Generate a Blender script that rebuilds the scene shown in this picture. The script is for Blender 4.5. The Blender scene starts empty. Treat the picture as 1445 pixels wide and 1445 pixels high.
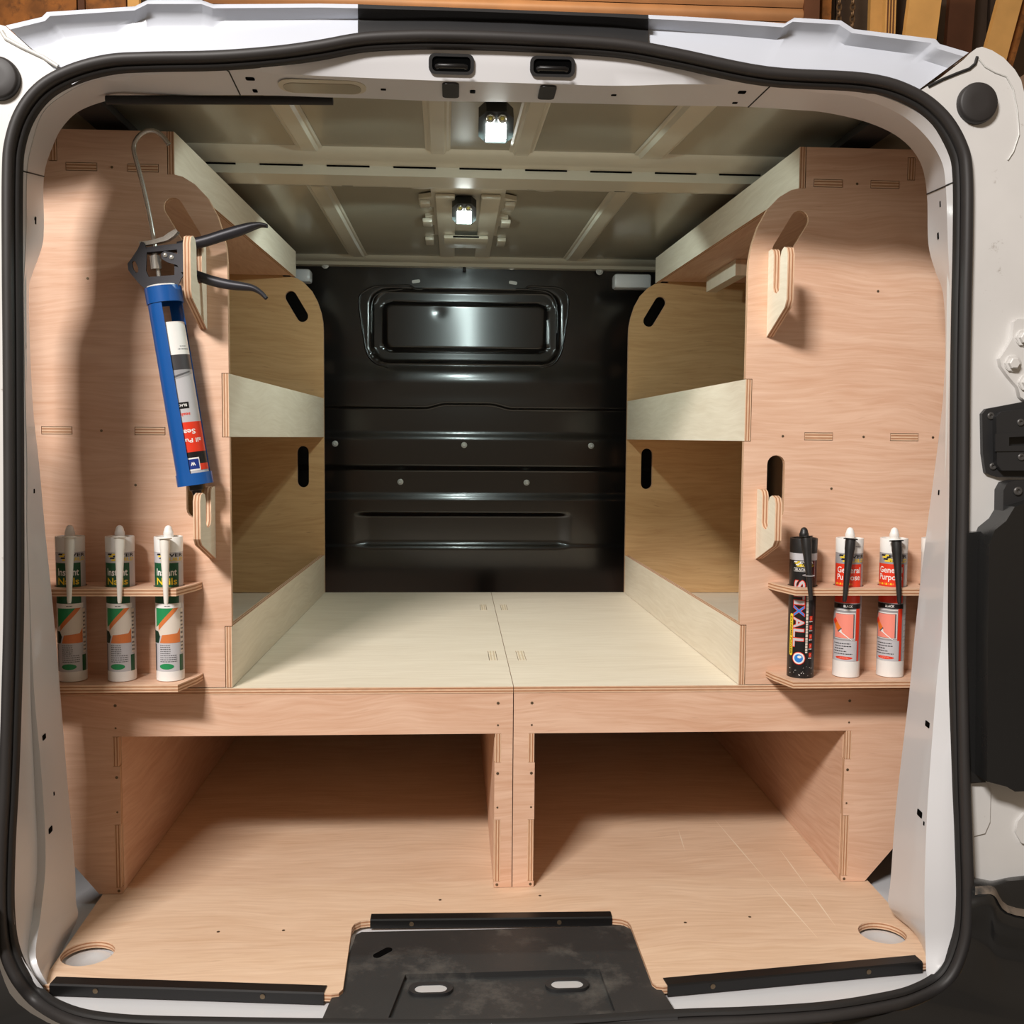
import bpy, bmesh, math, random
from mathutils import Vector, Matrix
from mathutils.geometry import tessellate_polygon
from mathutils.bvhtree import BVHTree
random.seed(7)
scene = bpy.context.scene
col = scene.collection

# ------------------------------------------------------------------ camera
FPX, CC = 1447.0, 722.5
_th = math.atan(104.5 / FPX)
_ps = math.atan(82.5 / FPX * math.cos(_th))
_ro = math.radians(0.45)
CP = Vector((-0.065, -1.53, 0.83))
CF = Vector((math.sin(_ps) * math.cos(_th), math.cos(_ps) * math.cos(_th), -math.sin(_th)))
_R0 = Vector((math.cos(_ps), -math.sin(_ps), 0))
_U0 = _R0.cross(CF)
CR = _R0 * math.cos(_ro) + _U0 * math.sin(_ro)
CU = CR.cross(CF)
cam_data = bpy.data.cameras.new('camera')
cam_data.sensor_width = 36
cam_data.lens = 36 * FPX / 1445
cam_data.clip_start = 0.02
cam = bpy.data.objects.new('camera', cam_data)
col.objects.link(cam)
cam.matrix_world = Matrix(((CR.x, CU.x, -CF.x, CP.x), (CR.y, CU.y, -CF.y, CP.y), (CR.z, CU.z, -CF.z, CP.z), (0, 0, 0, 1)))
scene.camera = cam


def ray(u, v):
    return CF + CR * ((u - CC) / FPX) - CU * ((v - CC) / FPX)


def at(u, v, y):
    d = ray(u, v)
    return CP + d * ((y - CP.y) / d.y)


def atz(u, v, z):
    d = ray(u, v)
    return CP + d * ((z - CP.z) / d.z)


# ------------------------------------------------------------------ light and exposure
scene.view_settings.view_transform = 'Standard'
scene.view_settings.look = 'None'
scene.view_settings.exposure = 0.0
scene.view_settings.gamma = 1.0
scene.view_settings.use_curve_mapping = False
world = bpy.data.worlds.new('workshop_air')
scene.world = world
world.use_nodes = True
bg = world.node_tree.nodes['Background']
bg.inputs[0].default_value = (1.0, 0.74, 0.50, 1)
bg.inputs[1].default_value = 0.21


def area(name, loc, target, sx, sy, power, color):
    l = bpy.data.lights.new(name, 'AREA')
    l.shape = 'RECTANGLE'
    l.size, l.size_y = sx, sy
    l.energy = power
    l.color = color
    o = bpy.data.objects.new(name, l)
    col.objects.link(o)
    o.location = loc
    o.rotation_euler = (Vector(target) - Vector(loc)).to_track_quat('-Z', 'Y').to_euler()
    return o


area('workshop_strip_light', (-1.655, -2.95, 3.2), (0.1, 0.3, 0.4), 0.95, 0.45, 228, (1.0, 0.955, 0.92))
area('added_back_light', (0.0, 2.3, 3.9), (0, 4.2, 3.0), 1.2, 0.3, 60, (1.0, 0.82, 0.58))  # unseen warm lamp, added to brighten the boards behind the van
LED_POWER = (5.2, 6.5)
LED_COLOR = (0.82, 1.0, 0.97)


# ------------------------------------------------------------------ materials
def srgb(r, g, b):
    f = lambda c: (c / 255 / 12.92) if c / 255 <= 0.04045 else ((c / 255 + 0.055) / 1.055) ** 2.4
    return (f(r), f(g), f(b), 1)


MATS = {}


def mat(name, color, rough=0.5, metal=0.0, coat=0.0, var=0.0, vscale=8.0, bump=0.0, bscale=200.0, spec=0.5, dirt=None, dscale=4.0, dlo=0.62, dhi=0.75, emit=None, estr=0.0):
    m = bpy.data.materials.new(name)
    m.use_nodes = True
    nt = m.node_tree
    b = nt.nodes['Principled BSDF']
    b.inputs['Base Color'].default_value = color
    b.inputs['Roughness'].default_value = rough
    b.inputs['Metallic'].default_value = metal
    b.inputs['Coat Weight'].default_value = coat
    b.inputs['Coat Roughness'].default_value = 0.08
    b.inputs['Specular IOR Level'].default_value = spec
    tc = nt.nodes.new('ShaderNodeTexCoord')
    last = None
    if var > 0:
        n = nt.nodes.new('ShaderNodeTexNoise')
        n.inputs['Scale'].default_value = vscale
        n.inputs['Detail'].default_value = 5
        nt.links.new(tc.outputs['Object'], n.inputs['Vector'])
        mr = nt.nodes.new('ShaderNodeMapRange')
        mr.inputs[1].default_value = 0.3
        mr.inputs[2].default_value = 0.7
        mr.inputs[3].default_value = 1 - var
        mr.inputs[4].default_value = 1 + var
        nt.links.new(n.outputs[0], mr.inputs[0])
        mx = nt.nodes.new('ShaderNodeVectorMath')
        mx.operation = 'SCALE'
        mx.inputs[0].default_value = color[:3]
        nt.links.new(mr.outputs[0], mx.inputs['Scale'])
        last = mx.outputs[0]
        nt.links.new(last, b.inputs['Base Color'])
        rr = nt.nodes.new('ShaderNodeMapRange')
        rr.inputs[3].default_value = max(0.02, rough - var * 0.5)
        rr.inputs[4].default_value = rough + var * 0.5
        nt.links.new(n.outputs[0], rr.inputs[0])
        nt.links.new(rr.outputs[0], b.inputs['Roughness'])
    if dirt:
        n = nt.nodes.new('ShaderNodeTexNoise')
        n.inputs['Scale'].default_value = dscale
        n.inputs['Detail'].default_value = 9
        n.inputs['Roughness'].default_value = 0.7
        nt.links.new(tc.outputs['Object'], n.inputs['Vector'])
        cr = nt.nodes.new('ShaderNodeMapRange')
        cr.inputs[1].default_value = dlo
        cr.inputs[2].default_value = dhi
        nt.links.new(n.outputs[0], cr.inputs[0])
        mix = nt.nodes.new('ShaderNodeMix')
        mix.data_type = 'RGBA'
        nt.links.new(cr.outputs[0], mix.inputs[0])
        mix.inputs[6].default_value = color
        if last:
            nt.links.new(last, mix.inputs[6])
        mix.inputs[7].default_value = dirt
        nt.links.new(mix.outputs[2], b.inputs['Base Color'])
    if bump > 0:
        n2 = nt.nodes.new('ShaderNodeTexNoise')
        n2.inputs['Scale'].default_value = bscale
        nt.links.new(tc.outputs['Object'], n2.inputs['Vector'])
        bp = nt.nodes.new('ShaderNodeBump')
        bp.inputs['Strength'].default_value = bump
        bp.inputs['Distance'].default_value = 0.002
        nt.links.new(n2.outputs[0], bp.inputs['Height'])
        nt.links.new(bp.outputs[0], b.inputs['Normal'])
    if emit:
        b.inputs['Emission Color'].default_value = emit
        b.inputs['Emission Strength'].default_value = estr
    MATS[name] = m
    return m


def ply(name, c_lo, c_hi, c_fleck, fleck=0.25, rough=0.55):
    """plywood face veneer, grain along U of the UV map (metres)"""
    m = bpy.data.materials.new(name)
    m.use_nodes = True
    nt = m.node_tree
    L = nt.links.new
    b = nt.nodes['Principled BSDF']
    b.inputs['Roughness'].default_value = rough
    b.inputs['Specular IOR Level'].default_value = 0.3
    uv = nt.nodes.new('ShaderNodeUVMap')
    uv.uv_map = 'UVMap'

    wm = nt.nodes.new('ShaderNodeMapping')
    wm.inputs['Scale'].default_value = (2.6, 4.0, 1)
    L(uv.outputs[0], wm.inputs[0])
    wn = nt.nodes.new('ShaderNodeTexNoise')
    wn.inputs['Scale'].default_value = 1
    wn.inputs['Detail'].default_value = 2
    L(wm.outputs[0], wn.inputs['Vector'])
    wc = nt.nodes.new('ShaderNodeMath')
    wc.operation = 'MULTIPLY'
    L(wn.outputs[0], wc.inputs[0])
    wc.inputs[1].default_value = 0.10
    wx = nt.nodes.new('ShaderNodeCombineXYZ')
    L(wc.outputs[0], wx.inputs[1])
    wa = nt.nodes.new('ShaderNodeVectorMath')
    wa.operation = 'ADD'
    L(uv.outputs[0], wa.inputs[0])
    L(wx.outputs[0], wa.inputs[1])

    def noise(sx, sy, detail, dist=0.0):
        mp = nt.nodes.new('ShaderNodeMapping')
        mp.inputs['Scale'].default_value = (sx, sy, 1)
        L(wa.outputs[0], mp.inputs[0])
        n = nt.nodes.new('ShaderNodeTexNoise')
        n.inputs['Scale'].default_value = 1
        n.inputs['Detail'].default_value = detail
        n.inputs['Distortion'].default_value = dist
        L(mp.outputs[0], n.inputs['Vector'])
        return n.outputs[0]

    big = noise(1.8, 11, 3, 1.6)
    mid = noise(9, 130, 5, 0.4)
    fine = noise(14, 420, 3)
    add = nt.nodes.new('ShaderNodeMath')
    add.operation = 'MULTIPLY_ADD'
    L(mid, add.inputs[0])
    add.inputs[1].default_value = 0.85
    bs = nt.nodes.new('ShaderNodeMath')
    bs.operation = 'MULTIPLY'
    L(big, bs.inputs[0])
    bs.inputs[1].default_value = 0.6
    L(bs.outputs[0], add.inputs[2])
    add2 = nt.nodes.new('ShaderNodeMath')
    add2.operation = 'MULTIPLY_ADD'
    L(fine, add2.inputs[0])
    add2.inputs[1].default_value = 0.35
    L(add.outputs[0], add2.inputs[2])
    mr = nt.nodes.new('ShaderNodeMapRange')
    mr.inputs[1].default_value = 0.56
    mr.inputs[2].default_value = 1.20
    L(add2.outputs[0], mr.inputs[0])
    mix = nt.nodes.new('ShaderNodeMix')
    mix.data_type = 'RGBA'
    L(mr.outputs[0], mix.inputs[0])
    mix.inputs[6].default_value = c_lo
    mix.inputs[7].default_value = c_hi
    # short dark flecks along the grain
    fl = noise(22, 260, 2)
    fr = nt.nodes.new('ShaderNodeMapRange')
    fr.inputs[1].default_value = 0.66
    fr.inputs[2].default_value = 0.80
    fr.inputs[4].default_value = fleck
    L(fl, fr.inputs[0])
    mix2 = nt.nodes.new('ShaderNodeMix')
    mix2.data_type = 'RGBA'
    L(fr.outputs[0], mix2.inputs[0])
    L(mix.outputs[2], mix2.inputs[6])
    mix2.inputs[7].default_value = c_fleck
    L(mix2.outputs[2], b.inputs['Base Color'])
    bp = nt.nodes.new('ShaderNodeBump')
    bp.inputs['Strength'].default_value = 0.12
    bp.inputs['Distance'].default_value = 0.001
    L(fine, bp.inputs['Height'])
    L(bp.outputs[0], b.inputs['Normal'])
    MATS[name] = m
    return m


def ply_edge(name, light, dark):
    """laminated plywood edge, V of the UV map runs 0..1 through the thickness"""
    m = bpy.data.materials.new(name)
    m.use_nodes = True
    nt = m.node_tree
    L = nt.links.new
    b = nt.nodes['Principled BSDF']
    b.inputs['Roughness'].default_value = 0.65
    b.inputs['Specular IOR Level'].default_value = 0.25
    uv = nt.nodes.new('ShaderNodeUVMap')
    uv.uv_map = 'UVMap'
    sep = nt.nodes.new('ShaderNodeSeparateXYZ')
    L(uv.outputs[0], sep.inputs[0])
    cr = nt.nodes.new('ShaderNodeValToRGB')
    e = cr.color_ramp
    e.elements[0].position = 0
    e.elements[0].color = light
    e.elements[1].position = 1
    e.elements[1].color = light
    for p, c in ((0.15, light), (0.20, dark), (0.34, dark), (0.38, light), (0.60, light), (0.64, dark), (0.78, dark), (0.84, light)):
        k = e.elements.new(p)
        k.color = c
    L(sep.outputs[1], cr.inputs[0])
    mp = nt.nodes.new('ShaderNodeMapping')
    mp.inputs['Scale'].default_value = (60, 6, 1)
    L(uv.outputs[0], mp.inputs[0])
    n = nt.nodes.new('ShaderNodeTexNoise')
    n.inputs['Scale'].default_value = 1
    L(mp.outputs[0], n.inputs['Vector'])
    mr = nt.nodes.new('ShaderNodeMapRange')
    mr.inputs[1].default_value = 0.25
    mr.inputs[2].default_value = 0.75
    mr.inputs[3].default_value = 0.82
    mr.inputs[4].default_value = 1.08
    L(n.outputs[0], mr.inputs[0])
    vm = nt.nodes.new('ShaderNodeVectorMath')
    vm.operation = 'SCALE'
    L(cr.outputs[0], vm.inputs[0])
    L(mr.outputs[0], vm.inputs['Scale'])
    L(vm.outputs[0], b.inputs['Base Color'])
    MATS[name] = m
    return m


PEACH = ply('peach_plywood', srgb(208, 162, 132), srgb(233, 197, 171), srgb(154, 102, 74))
CREAM = ply('cream_plywood', srgb(222, 207, 184), srgb(240, 228, 208), srgb(190, 166, 136), 0.16)
GOLD = ply('golden_plywood', srgb(188, 146, 98), srgb(214, 176, 128), srgb(128, 84, 50), 0.5)
FLOORPLY = ply('floor_plywood', srgb(211, 174, 142), srgb(235, 205, 177), srgb(156, 114, 84), 0.30)
EDGE = ply_edge('plywood_edge', srgb(226, 190, 158), srgb(176, 124, 90))
EDGE_CREAM = ply_edge('cream_plywood_edge', srgb(236, 222, 198), srgb(214, 192, 160))
WHITE = mat('white_van_paint', srgb(201, 206, 216), 0.28, coat=0.5, var=0.02, vscale=5, dirt=srgb(150, 140, 128), dscale=9, dlo=0.66, dhi=0.82)
JAMB = mat('white_jamb_paint', srgb(214, 214, 216), 0.34, coat=0.3, var=0.02, vscale=6)
DIRTY = mat('soiled_white_paint', srgb(212, 210, 207), 0.4, coat=0.2, var=0.04, vscale=9, dirt=srgb(120, 104, 86), dscale=22, dlo=0.62, dhi=0.74)
ROOFP = mat('grey_roof_paint', srgb(166, 160, 142), 0.24, coat=0.3, var=0.04, vscale=5)
ROOFL = mat('pale_roof_paint', srgb(206, 199, 180), 0.30, coat=0.3, var=0.04, vscale=6)
WALLP = mat('shaded_body_paint', srgb(128, 104, 84), 0.5, var=0.05)  # body paint on the side walls, with their shade put into the colour
BLACKM = mat('black_bulkhead_paint', srgb(13, 10, 10), 0.28, coat=1.0, var=0.03, vscale=3, spec=0.4)
BLACKM.node_tree.nodes['Principled BSDF'].inputs['Coat Roughness'].default_value = 0.15
PLASTIC = mat('black_plastic', srgb(40, 40, 41), 0.42, var=0.05, vscale=14, bump=0.08, bscale=500)
BUMPER = mat('glossy_black_bumper', srgb(30, 30, 30), 0.27, coat=0.2, var=0.04, vscale=8)
DUST = mat('dust_grey_plastic', srgb(112, 100, 88), 0.7, var=0.15, vscale=30, dirt=srgb(50, 48, 46), dscale=18, dlo=0.5, dhi=0.65)
DUSTY = mat('dusty_black_plastic', srgb(44, 44, 44), 0.5, var=0.06, vscale=12, bump=0.08, bscale=500, dirt=srgb(104, 100, 94), dscale=9, dlo=0.52, dhi=0.80)
RUBBER = mat('black_rubber', srgb(46, 43, 42), 0.55, var=0.06, vscale=20)
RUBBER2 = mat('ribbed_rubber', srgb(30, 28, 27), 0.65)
STRIPM = mat('black_metal_strip', srgb(24, 23, 23), 0.38, metal=0.2, var=0.04)
DARK = mat('hole_shade_paint', srgb(4, 4, 4), 0.9, spec=0.05)  # near-black colour stands in for the shade inside holes and slots
STEEL = mat('zinc_steel', srgb(206, 204, 198), 0.25, metal=0.75, var=0.04, vscale=60)
TORXM = mat('dark_screw_steel', srgb(92, 90, 88), 0.4, metal=0.5)
SILVER = mat('striker_silver', srgb(206, 206, 206), 0.35, metal=0.2)
SCREWM = mat('screw_steel', srgb(120, 104, 84), 0.45, metal=0.8)
GREYBOLT = mat('grey_bolt', srgb(208, 208, 204), 0.4, metal=0.1)
BLUE = mat('blue_gun_paint', srgb(18, 84, 156), 0.30, coat=0.3, var=0.03, vscale=20)
GUNBLK = mat('charcoal_gun_casting', srgb(48, 47, 52), 0.42, metal=0.3, var=0.05, vscale=60)
WPLAS = mat('white_plastic', srgb(236, 234, 230), 0.35, var=0.01)
IVORY = mat('ivory_nozzle_plastic', srgb(232, 228, 218), 0.38, var=0.01)
BPLAS = mat('black_nozzle_plastic', srgb(32, 31, 31), 0.42, var=0.03, vscale=40)
LEDBODY = mat('led_black_housing', srgb(22, 26, 26), 0.4)
LENS = mat('led_lens', srgb(200, 200, 190), 0.15, metal=0.7)
LENSY = mat('led_yellow_phosphor', srgb(222, 214, 110), 0.3)
LEDON = mat('led_lit_panel', srgb(255, 255, 255), 0.4, emit=(0.93, 1.0, 0.96, 1), estr=28)
P = {}
for k, c in dict(red=(226, 58, 32), black=(22, 21, 22), grey=(158, 156, 158), lgrey=(190, 188, 190), white=(238, 236, 232), pink=(246, 146, 128), yellow=(238, 206, 44), orange=(240, 120, 40), green=(20, 84, 52), lgreen=(36, 140, 84), copper=(214, 122, 66), silver=(196, 194, 198), blue=(48, 130, 214), dgrey=(92, 90, 92), navy=(28, 54, 130), maroon=(96, 26, 28), cream=(226, 214, 200), dkgreen=(18, 52, 36), photo=(64, 62, 64)).items():
    P[k] = mat('print_' + k, srgb(*c), 0.38, coat=0.1)


# ------------------------------------------------------------------ object helpers
def link(name, me, parent=None, local=False):
    o = bpy.data.objects.new(name, me)
    col.objects.link(o)
    if parent is not None:
        o.parent = parent
        if not local and parent.type == 'EMPTY':
            o.matrix_parent_inverse = Matrix.Translation(parent.location).inverted()
    return o


def thing(name, label, cat, loc, group=None):
    o = bpy.data.objects.new(name, None)
    o.empty_display_size = 0.05
    col.objects.link(o)
    o.location = loc
    o['label'] = label
    o['category'] = cat
    if group:
        o['group'] = group
    return o


def tag(o, label, cat, group=None):
    o['label'] = label
    o['category'] = cat
    if group:
        o['group'] = group
    return o


def finish(bm, name, mats, smooth=None, recalc=True):
    if recalc:
        bmesh.ops.recalc_face_normals(bm, faces=bm.faces)
    me = bpy.data.meshes.new(name)
    bm.to_mesh(me)
    bm.free()
    for m in (mats if isinstance(mats, (list, tuple)) else [mats]):
        me.materials.append(m)
    if smooth is not None:
        for p in me.polygons:
            p.use_smooth = True
        me.set_sharp_from_angle(angle=math.radians(smooth))
    return me


def area2(p):
    return 0.5 * sum(p[i][0] * p[(i + 1) % len(p)][1] - p[(i + 1) % len(p)][0] * p[i][1] for i in range(len(p)))


def slab_mesh(name, outer, holes, origin, ax, ay, thick, mats, swap=False, bevel=0.0, ngon=False):
    """flat sheet: front face in the plane (origin, ax, ay), body goes back by thick; mats = face, edge"""
    origin, ax, ay = Vector(origin), Vector(ax).normalized(), Vector(ay).normalized()
    n = ax.cross(ay).normalized()
    loops = [list(outer) if area2(outer) > 0 else list(outer)[::-1]]
    for h in holes:
        loops.append(list(h) if area2(h) < 0 else list(h)[::-1])
    bm = bmesh.new()
    uvl = bm.loops.layers.uv.new('UVMap')
    ox, oy = random.uniform(0, 20), random.uniform(0, 20)
    W = lambda p, d: origin + ax * p[0] + ay * p[1] - n * d
    front = [[bm.verts.new(W(p, 0)) for p in l] for l in loops]
    back = [[bm.verts.new(W(p, thick)) for p in l] for l in loops]
    flat = [p for l in loops for p in l]
    ff = [v for l in front for v in l]
    bb = [v for l in back for v in l]

    def capuv(f, ids):
        for lp, i in zip(f.loops, ids):
            p = flat[i]
            lp[uvl].uv = ((p[1] + ox, p[0] + oy) if swap else (p[0] + ox, p[1] + oy))

    if ngon and not holes:
        ids = list(range(len(loops[0])))
        capuv(bm.faces.new([ff[i] for i in ids]), ids)
        capuv(bm.faces.new([bb[i] for i in ids[::-1]]), ids[::-1])
    else:
        for t in tessellate_polygon([[Vector((p[0], p[1], 0)) for p in l] for l in loops]):
            a, b, c = t
            A, B, C = flat[a], flat[b], flat[c]
            cr = (B[0] - A[0]) * (C[1] - A[1]) - (B[1] - A[1]) * (C[0] - A[0])
            if abs(cr) < 1e-12:
                continue
            if cr < 0:
                b, c = c, b
            try:
                capuv(bm.faces.new((ff[a], ff[b], ff[c])), (a, b, c))
                capuv(bm.faces.new((bb[a], bb[c], bb[b])), (a, c, b))
            except ValueError:
                pass
    for l, F, B in zip(loops, front, back):
        s = random.uniform(0, 5)
        for i in range(len(l)):
            j = (i + 1) % len(l)
            d = math.hypot(l[j][0] - l[i][0], l[j][1] - l[i][1])
            f = bm.faces.new((F[i], B[i], B[j], F[j]))
            f.material_index = 1 if isinstance(mats, (list, tuple)) and len(mats) > 1 else 0
            for lp, q in zip(f.loops, ((s, 0), (s, 1), (s + d, 1), (s + d, 0))):
                lp[uvl].uv = q
            s += d
    if bevel > 0:
        es = [e for e in bm.edges if len(e.link_faces) == 2 and e.calc_face_angle(0) > 0.7]
        bmesh.ops.bevel(bm, geom=es, offset=bevel, segments=3, affect='EDGES', profile=0.5, clamp_overlap=True)
        return finish(bm, name, mats, smooth=40)
    return finish(bm, name, mats, recalc=False)


def slab(name, outer, holes, origin, ax, ay, thick, mats, parent=None, local=False, **k):
    return link(name, slab_mesh(name, outer, holes, origin, ax, ay, thick, mats, **k), parent, local)


def box_bm(bm, lo, hi, mi=0):
    vs = [bm.verts.new((x, y, z)) for z in (lo[2], hi[2]) for y in (lo[1], hi[1]) for x in (lo[0], hi[0])]
    for q in ((0, 2, 3, 1), (4, 5, 7, 6), (0, 1, 5, 4), (2, 6, 7, 3), (0, 4, 6, 2), (1, 3, 7, 5)):
        bm.faces.new([vs[i] for i in q]).material_index = mi


def box(name, lo, hi, m, parent=None, bevel=0.0, local=False, xf=None):
    bm = bmesh.new()
    box_bm(bm, lo, hi)
    if bevel:
        bmesh.ops.bevel(bm, geom=list(bm.edges), offset=bevel, segments=2, affect='EDGES', profile=0.5)
    if xf:
        bm.transform(xf)
    return link(name, finish(bm, name, m, smooth=40 if bevel else None), parent, local)


def lathe_mesh(name, prof, m, seg=32, xf=None, smooth=40):
    """prof: (radius, z[, material index]) from bottom to top"""
    bm = bmesh.new()
    rings = []
    for p in prof:
        r, z = p[0], p[1]
        if r < 1e-6:
            rings.append([bm.verts.new((0, 0, z))])
        else:
            rings.append([bm.verts.new((r * math.cos(2 * math.pi * i / seg), r * math.sin(2 * math.pi * i / seg), z)) for i in range(seg)])
    for k in range(len(rings) - 1):
        a, b = rings[k], rings[k + 1]
        mi = prof[k][2] if len(prof[k]) > 2 else 0
        for i in range(seg):
            j = (i + 1) % seg
            if len(a) == 1 and len(b) == 1:
                continue
            if len(a) == 1:
                f = bm.faces.new((a[0], b[i], b[j]))
            elif len(b) == 1:
                f = bm.faces.new((a[i], a[j], b[0]))
            else:
                f = bm.faces.new((a[i], a[j], b[j], b[i]))
            f.material_index = mi
    if xf:
        bm.transform(xf)
    return finish(bm, name, m, smooth=smooth)


def lathe(name, prof, m, parent=None, seg=32, xf=None, local=False, smooth=40):
    return link(name, lathe_mesh(name, prof, m, seg, xf, smooth), parent, local)


def orient(loc, direction, up=None):
    """matrix taking +Z to direction"""
    q = Vector(direction).to_track_quat('Z', 'Y')
    return Matrix.Translation(Vector(loc)) @ q.to_matrix().to_4x4()


def disc_xf(loc, direction):
    return orient(loc, direction)


def catmull(pts, n, closed=False):
    out = []
    N = len(pts)
    segs = N if closed else N - 1
    for i in range(segs):
        g = lambda k: pts[k % N] if closed else pts[max(0, min(N - 1, k))]
        p0, p1, p2, p3 = g(i - 1), g(i), g(i + 1), g(i + 2)
        for t in range(n):
            t = t / n
            out.append(tuple(0.5 * (2 * b + (c - a) * t + (2 * a - 5 * b + 4 * c - d) * t * t + (3 * b - a - 3 * c + d) * t ** 3) for a, b, c, d in zip(p0, p1, p2, p3)))
    if not closed:
        out.append(tuple(pts[-1]))
    return out


def tube_mesh(name, pts, radii, m, seg=12, flat=None, ref=(0, 1, 0)):
    """sweep along pts; radii a number, or a list of (across, along ref)"""
    bm = bmesh.new()
    pts = [Vector(p) for p in pts]
    ref = Vector(ref).normalized()
    rings = []
    for i, p in enumerate(pts):
        t = (pts[min(i + 1, len(pts) - 1)] - pts[max(i - 1, 0)]).normalized()
        a = t.cross(ref)
        if a.length < 1e-4:
            a = t.cross(Vector((1, 0, 0)))
        a.normalize()
        b = a.cross(t).normalized()
        r = radii[i] if isinstance(radii, list) else radii
        ra, rb = r if isinstance(r, tuple) else (r, r)
        rings.append([bm.verts.new(p + a * ra * math.cos(2 * math.pi * k / seg) + b * rb * math.sin(2 * math.pi * k / seg)) for k in range(seg)])
    for k in range(len(rings) - 1):
        for i in range(seg):
            j = (i + 1) % seg
            bm.faces.new((rings[k][i], rings[k][j], rings[k + 1][j], rings[k + 1][i]))
    bm.faces.new(rings[0][::-1])
    bm.faces.new(rings[-1])
    return finish(bm, name, m, smooth=50)


def tube(name, pts, radii, m, parent=None, local=False, **k):
    return link(name, tube_mesh(name, pts, radii, m, **k), parent, local)


def loft_mesh(name, rows, m, smooth=35, thick=0.0, flip=False, closed=False):
    bm = bmesh.new()
    R = [[bm.verts.new(p) for p in r] for r in rows]
    for i in range(len(R) - 1):
        n = len(R[i])
        for j in range(n if closed else n - 1):
            q = (R[i][j], R[i][(j + 1) % n], R[i + 1][(j + 1) % n], R[i + 1][j])
            bm.faces.new(q[::-1] if flip else q)
    if thick:
        bmesh.ops.recalc_face_normals(bm, faces=bm.faces)
        bmesh.ops.solidify(bm, geom=list(bm.faces), thickness=thick)
    return finish(bm, name, m, smooth=smooth)


def loft(name, rows, m, parent=None, **k):
    return link(name, loft_mesh(name, rows, m, **k), parent)


def rrect(cx, cy, w, h, r, n=5):
    out = []
    for (sx, sy, a0) in ((1, 1, 0), (-1, 1, 90), (-1, -1, 180), (1, -1, 270)):
        for k in range(n + 1):
            a = math.radians(a0 + 90 * k / n)
            out.append((cx + sx * (w / 2 - r) + r * math.cos(a), cy + sy * (h / 2 - r) + r * math.sin(a)))
    return out


def stadium(x0, y0, x1, y1, r, n=8):
    a = math.atan2(y1 - y0, x1 - x0)
    out = [(x1 + r * math.cos(a - math.pi / 2 + math.pi * k / n), y1 + r * math.sin(a - math.pi / 2 + math.pi * k / n)) for k in range(n + 1)]
    out += [(x0 + r * math.cos(a + math.pi / 2 + math.pi * k / n), y0 + r * math.sin(a + math.pi / 2 + math.pi * k / n)) for k in range(n + 1)]
    return out


def circle(cx, cy, r, n=32):
    return [(cx + r * math.cos(2 * math.pi * k / n), cy + r * math.sin(2 * math.pi * k / n)) for k in range(n)]


def rect(x0, y0, x1, y1):
    return [(x0, y0), (x1, y0), (x1, y1), (x0, y1)]


def smooth01(t):
    t = max(0.0, min(1.0, t))
    return t * t * (3 - 2 * t)


_screw = lathe_mesh('screw', [(0.0, 0.0), (0.0032, 0.0), (0.0034, 0.0006), (0.0016, 0.0010), (0.0, 0.0004)], SCREWM, seg=10)


def screw(p, d, parent, s=1.0, me=None, name='screw'):
    o = link(name, me or _screw, parent)
    mi = o.matrix_parent_inverse.copy()
    o.matrix_basis = orient(p, d) @ Matrix.Scale(s, 4)
    o.matrix_parent_inverse = mi
    return o


MX = -0.012     # the van's own middle line


def mir(p):
    return Vector((2 * MX - p[0], p[1], p[2]))


# ================================================================== VAN
van = thing('van', 'white panel van with open rear doorway and black rubber seal', 'van', (0, 0.9, -0.56))


def ysl(u, v):
    return -0.085 * smooth01((v - 800) / 640) * (1 - 0.75 * ((u - 690) / 670) ** 2)


# ---- rear seal
seal_px = [(300, 1452), (150, 1446), (80, 1427), (38, 1392), (13, 1345), (5, 1285), (6, 1200), (11, 1100), (15, 980), (18, 850), (18, 700), (17, 500), (16, 380), (16, 250), (20, 201), (35, 159), (63, 125), (104, 103), (155, 89.5), (208, 86), (304, 84), (386, 78), (450, 69.5), (510, 59), (570, 55.5), (623, 55), (727, 58), (865, 66), (950, 80), (1080, 106), (1218, 115), (1284, 134), (1327, 166), (1353, 209), (1360, 250), (1360, 340), (1358, 430), (1356, 560), (1355, 700), (1353, 850), (1354, 960), (1357, 1100), (1360, 1180), (1362, 1280), (1355, 1335), (1333, 1380), (1290, 1405), (1240, 1418), (1164, 1430), (1060, 1437), (953, 1441), (700, 1455)]
def ysill(u, v):
    y = ysl(u, v)
    if v > 1380:
        y += (atz(u, v, -0.012).y - y) * smooth01((v - 1380) / 50)
    return y


cl = [at(u, v, ysill(u, v)) for u, v in catmull(seal_px, 6, closed=True)]
NS = len(cl)


def sweep_ring(name, prof, m, parent, smooth=50):
    """prof: (inward offset, y offset); offset + = towards the opening"""
    rows = []
    cen = Vector((0, 0, 0.7))
    for i in range(NS):
        t = cl[(i + 1) % NS] - cl[i - 1]
        t.y = 0
        t.normalize()
        nn = Vector((-t.z, 0, t.x))
        if nn.dot(cen - cl[i]) < 0:
            nn = -nn
        rows.append([cl[i] + nn * a + Vector((0, b, 0)) for a, b in prof])
    rows.append(rows[0])
    return link(name, loft_mesh(name, rows, m, smooth=smooth), parent)


bulb = [(-0.0105, 0.004), (-0.0110, -0.004)] + [(-0.0025 - 0.0078 * math.cos(a), -0.006 - 0.0078 * math.sin(a)) for a in [math.pi * k / 8 for k in range(9)]] + [(0.0058, -0.004), (0.0062, 0.004)]
seal = sweep_ring('door_seal', bulb, RUBBER, van)
flange = [(0.0058, 0.004), (0.0062, -0.002), (0.0085, -0.0035), (0.0115, -0.002), (0.0125, 0.001), (0.0125, 0.010)]
sweep_ring('ribbed_flange', flange, RUBBER2, seal)

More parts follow.
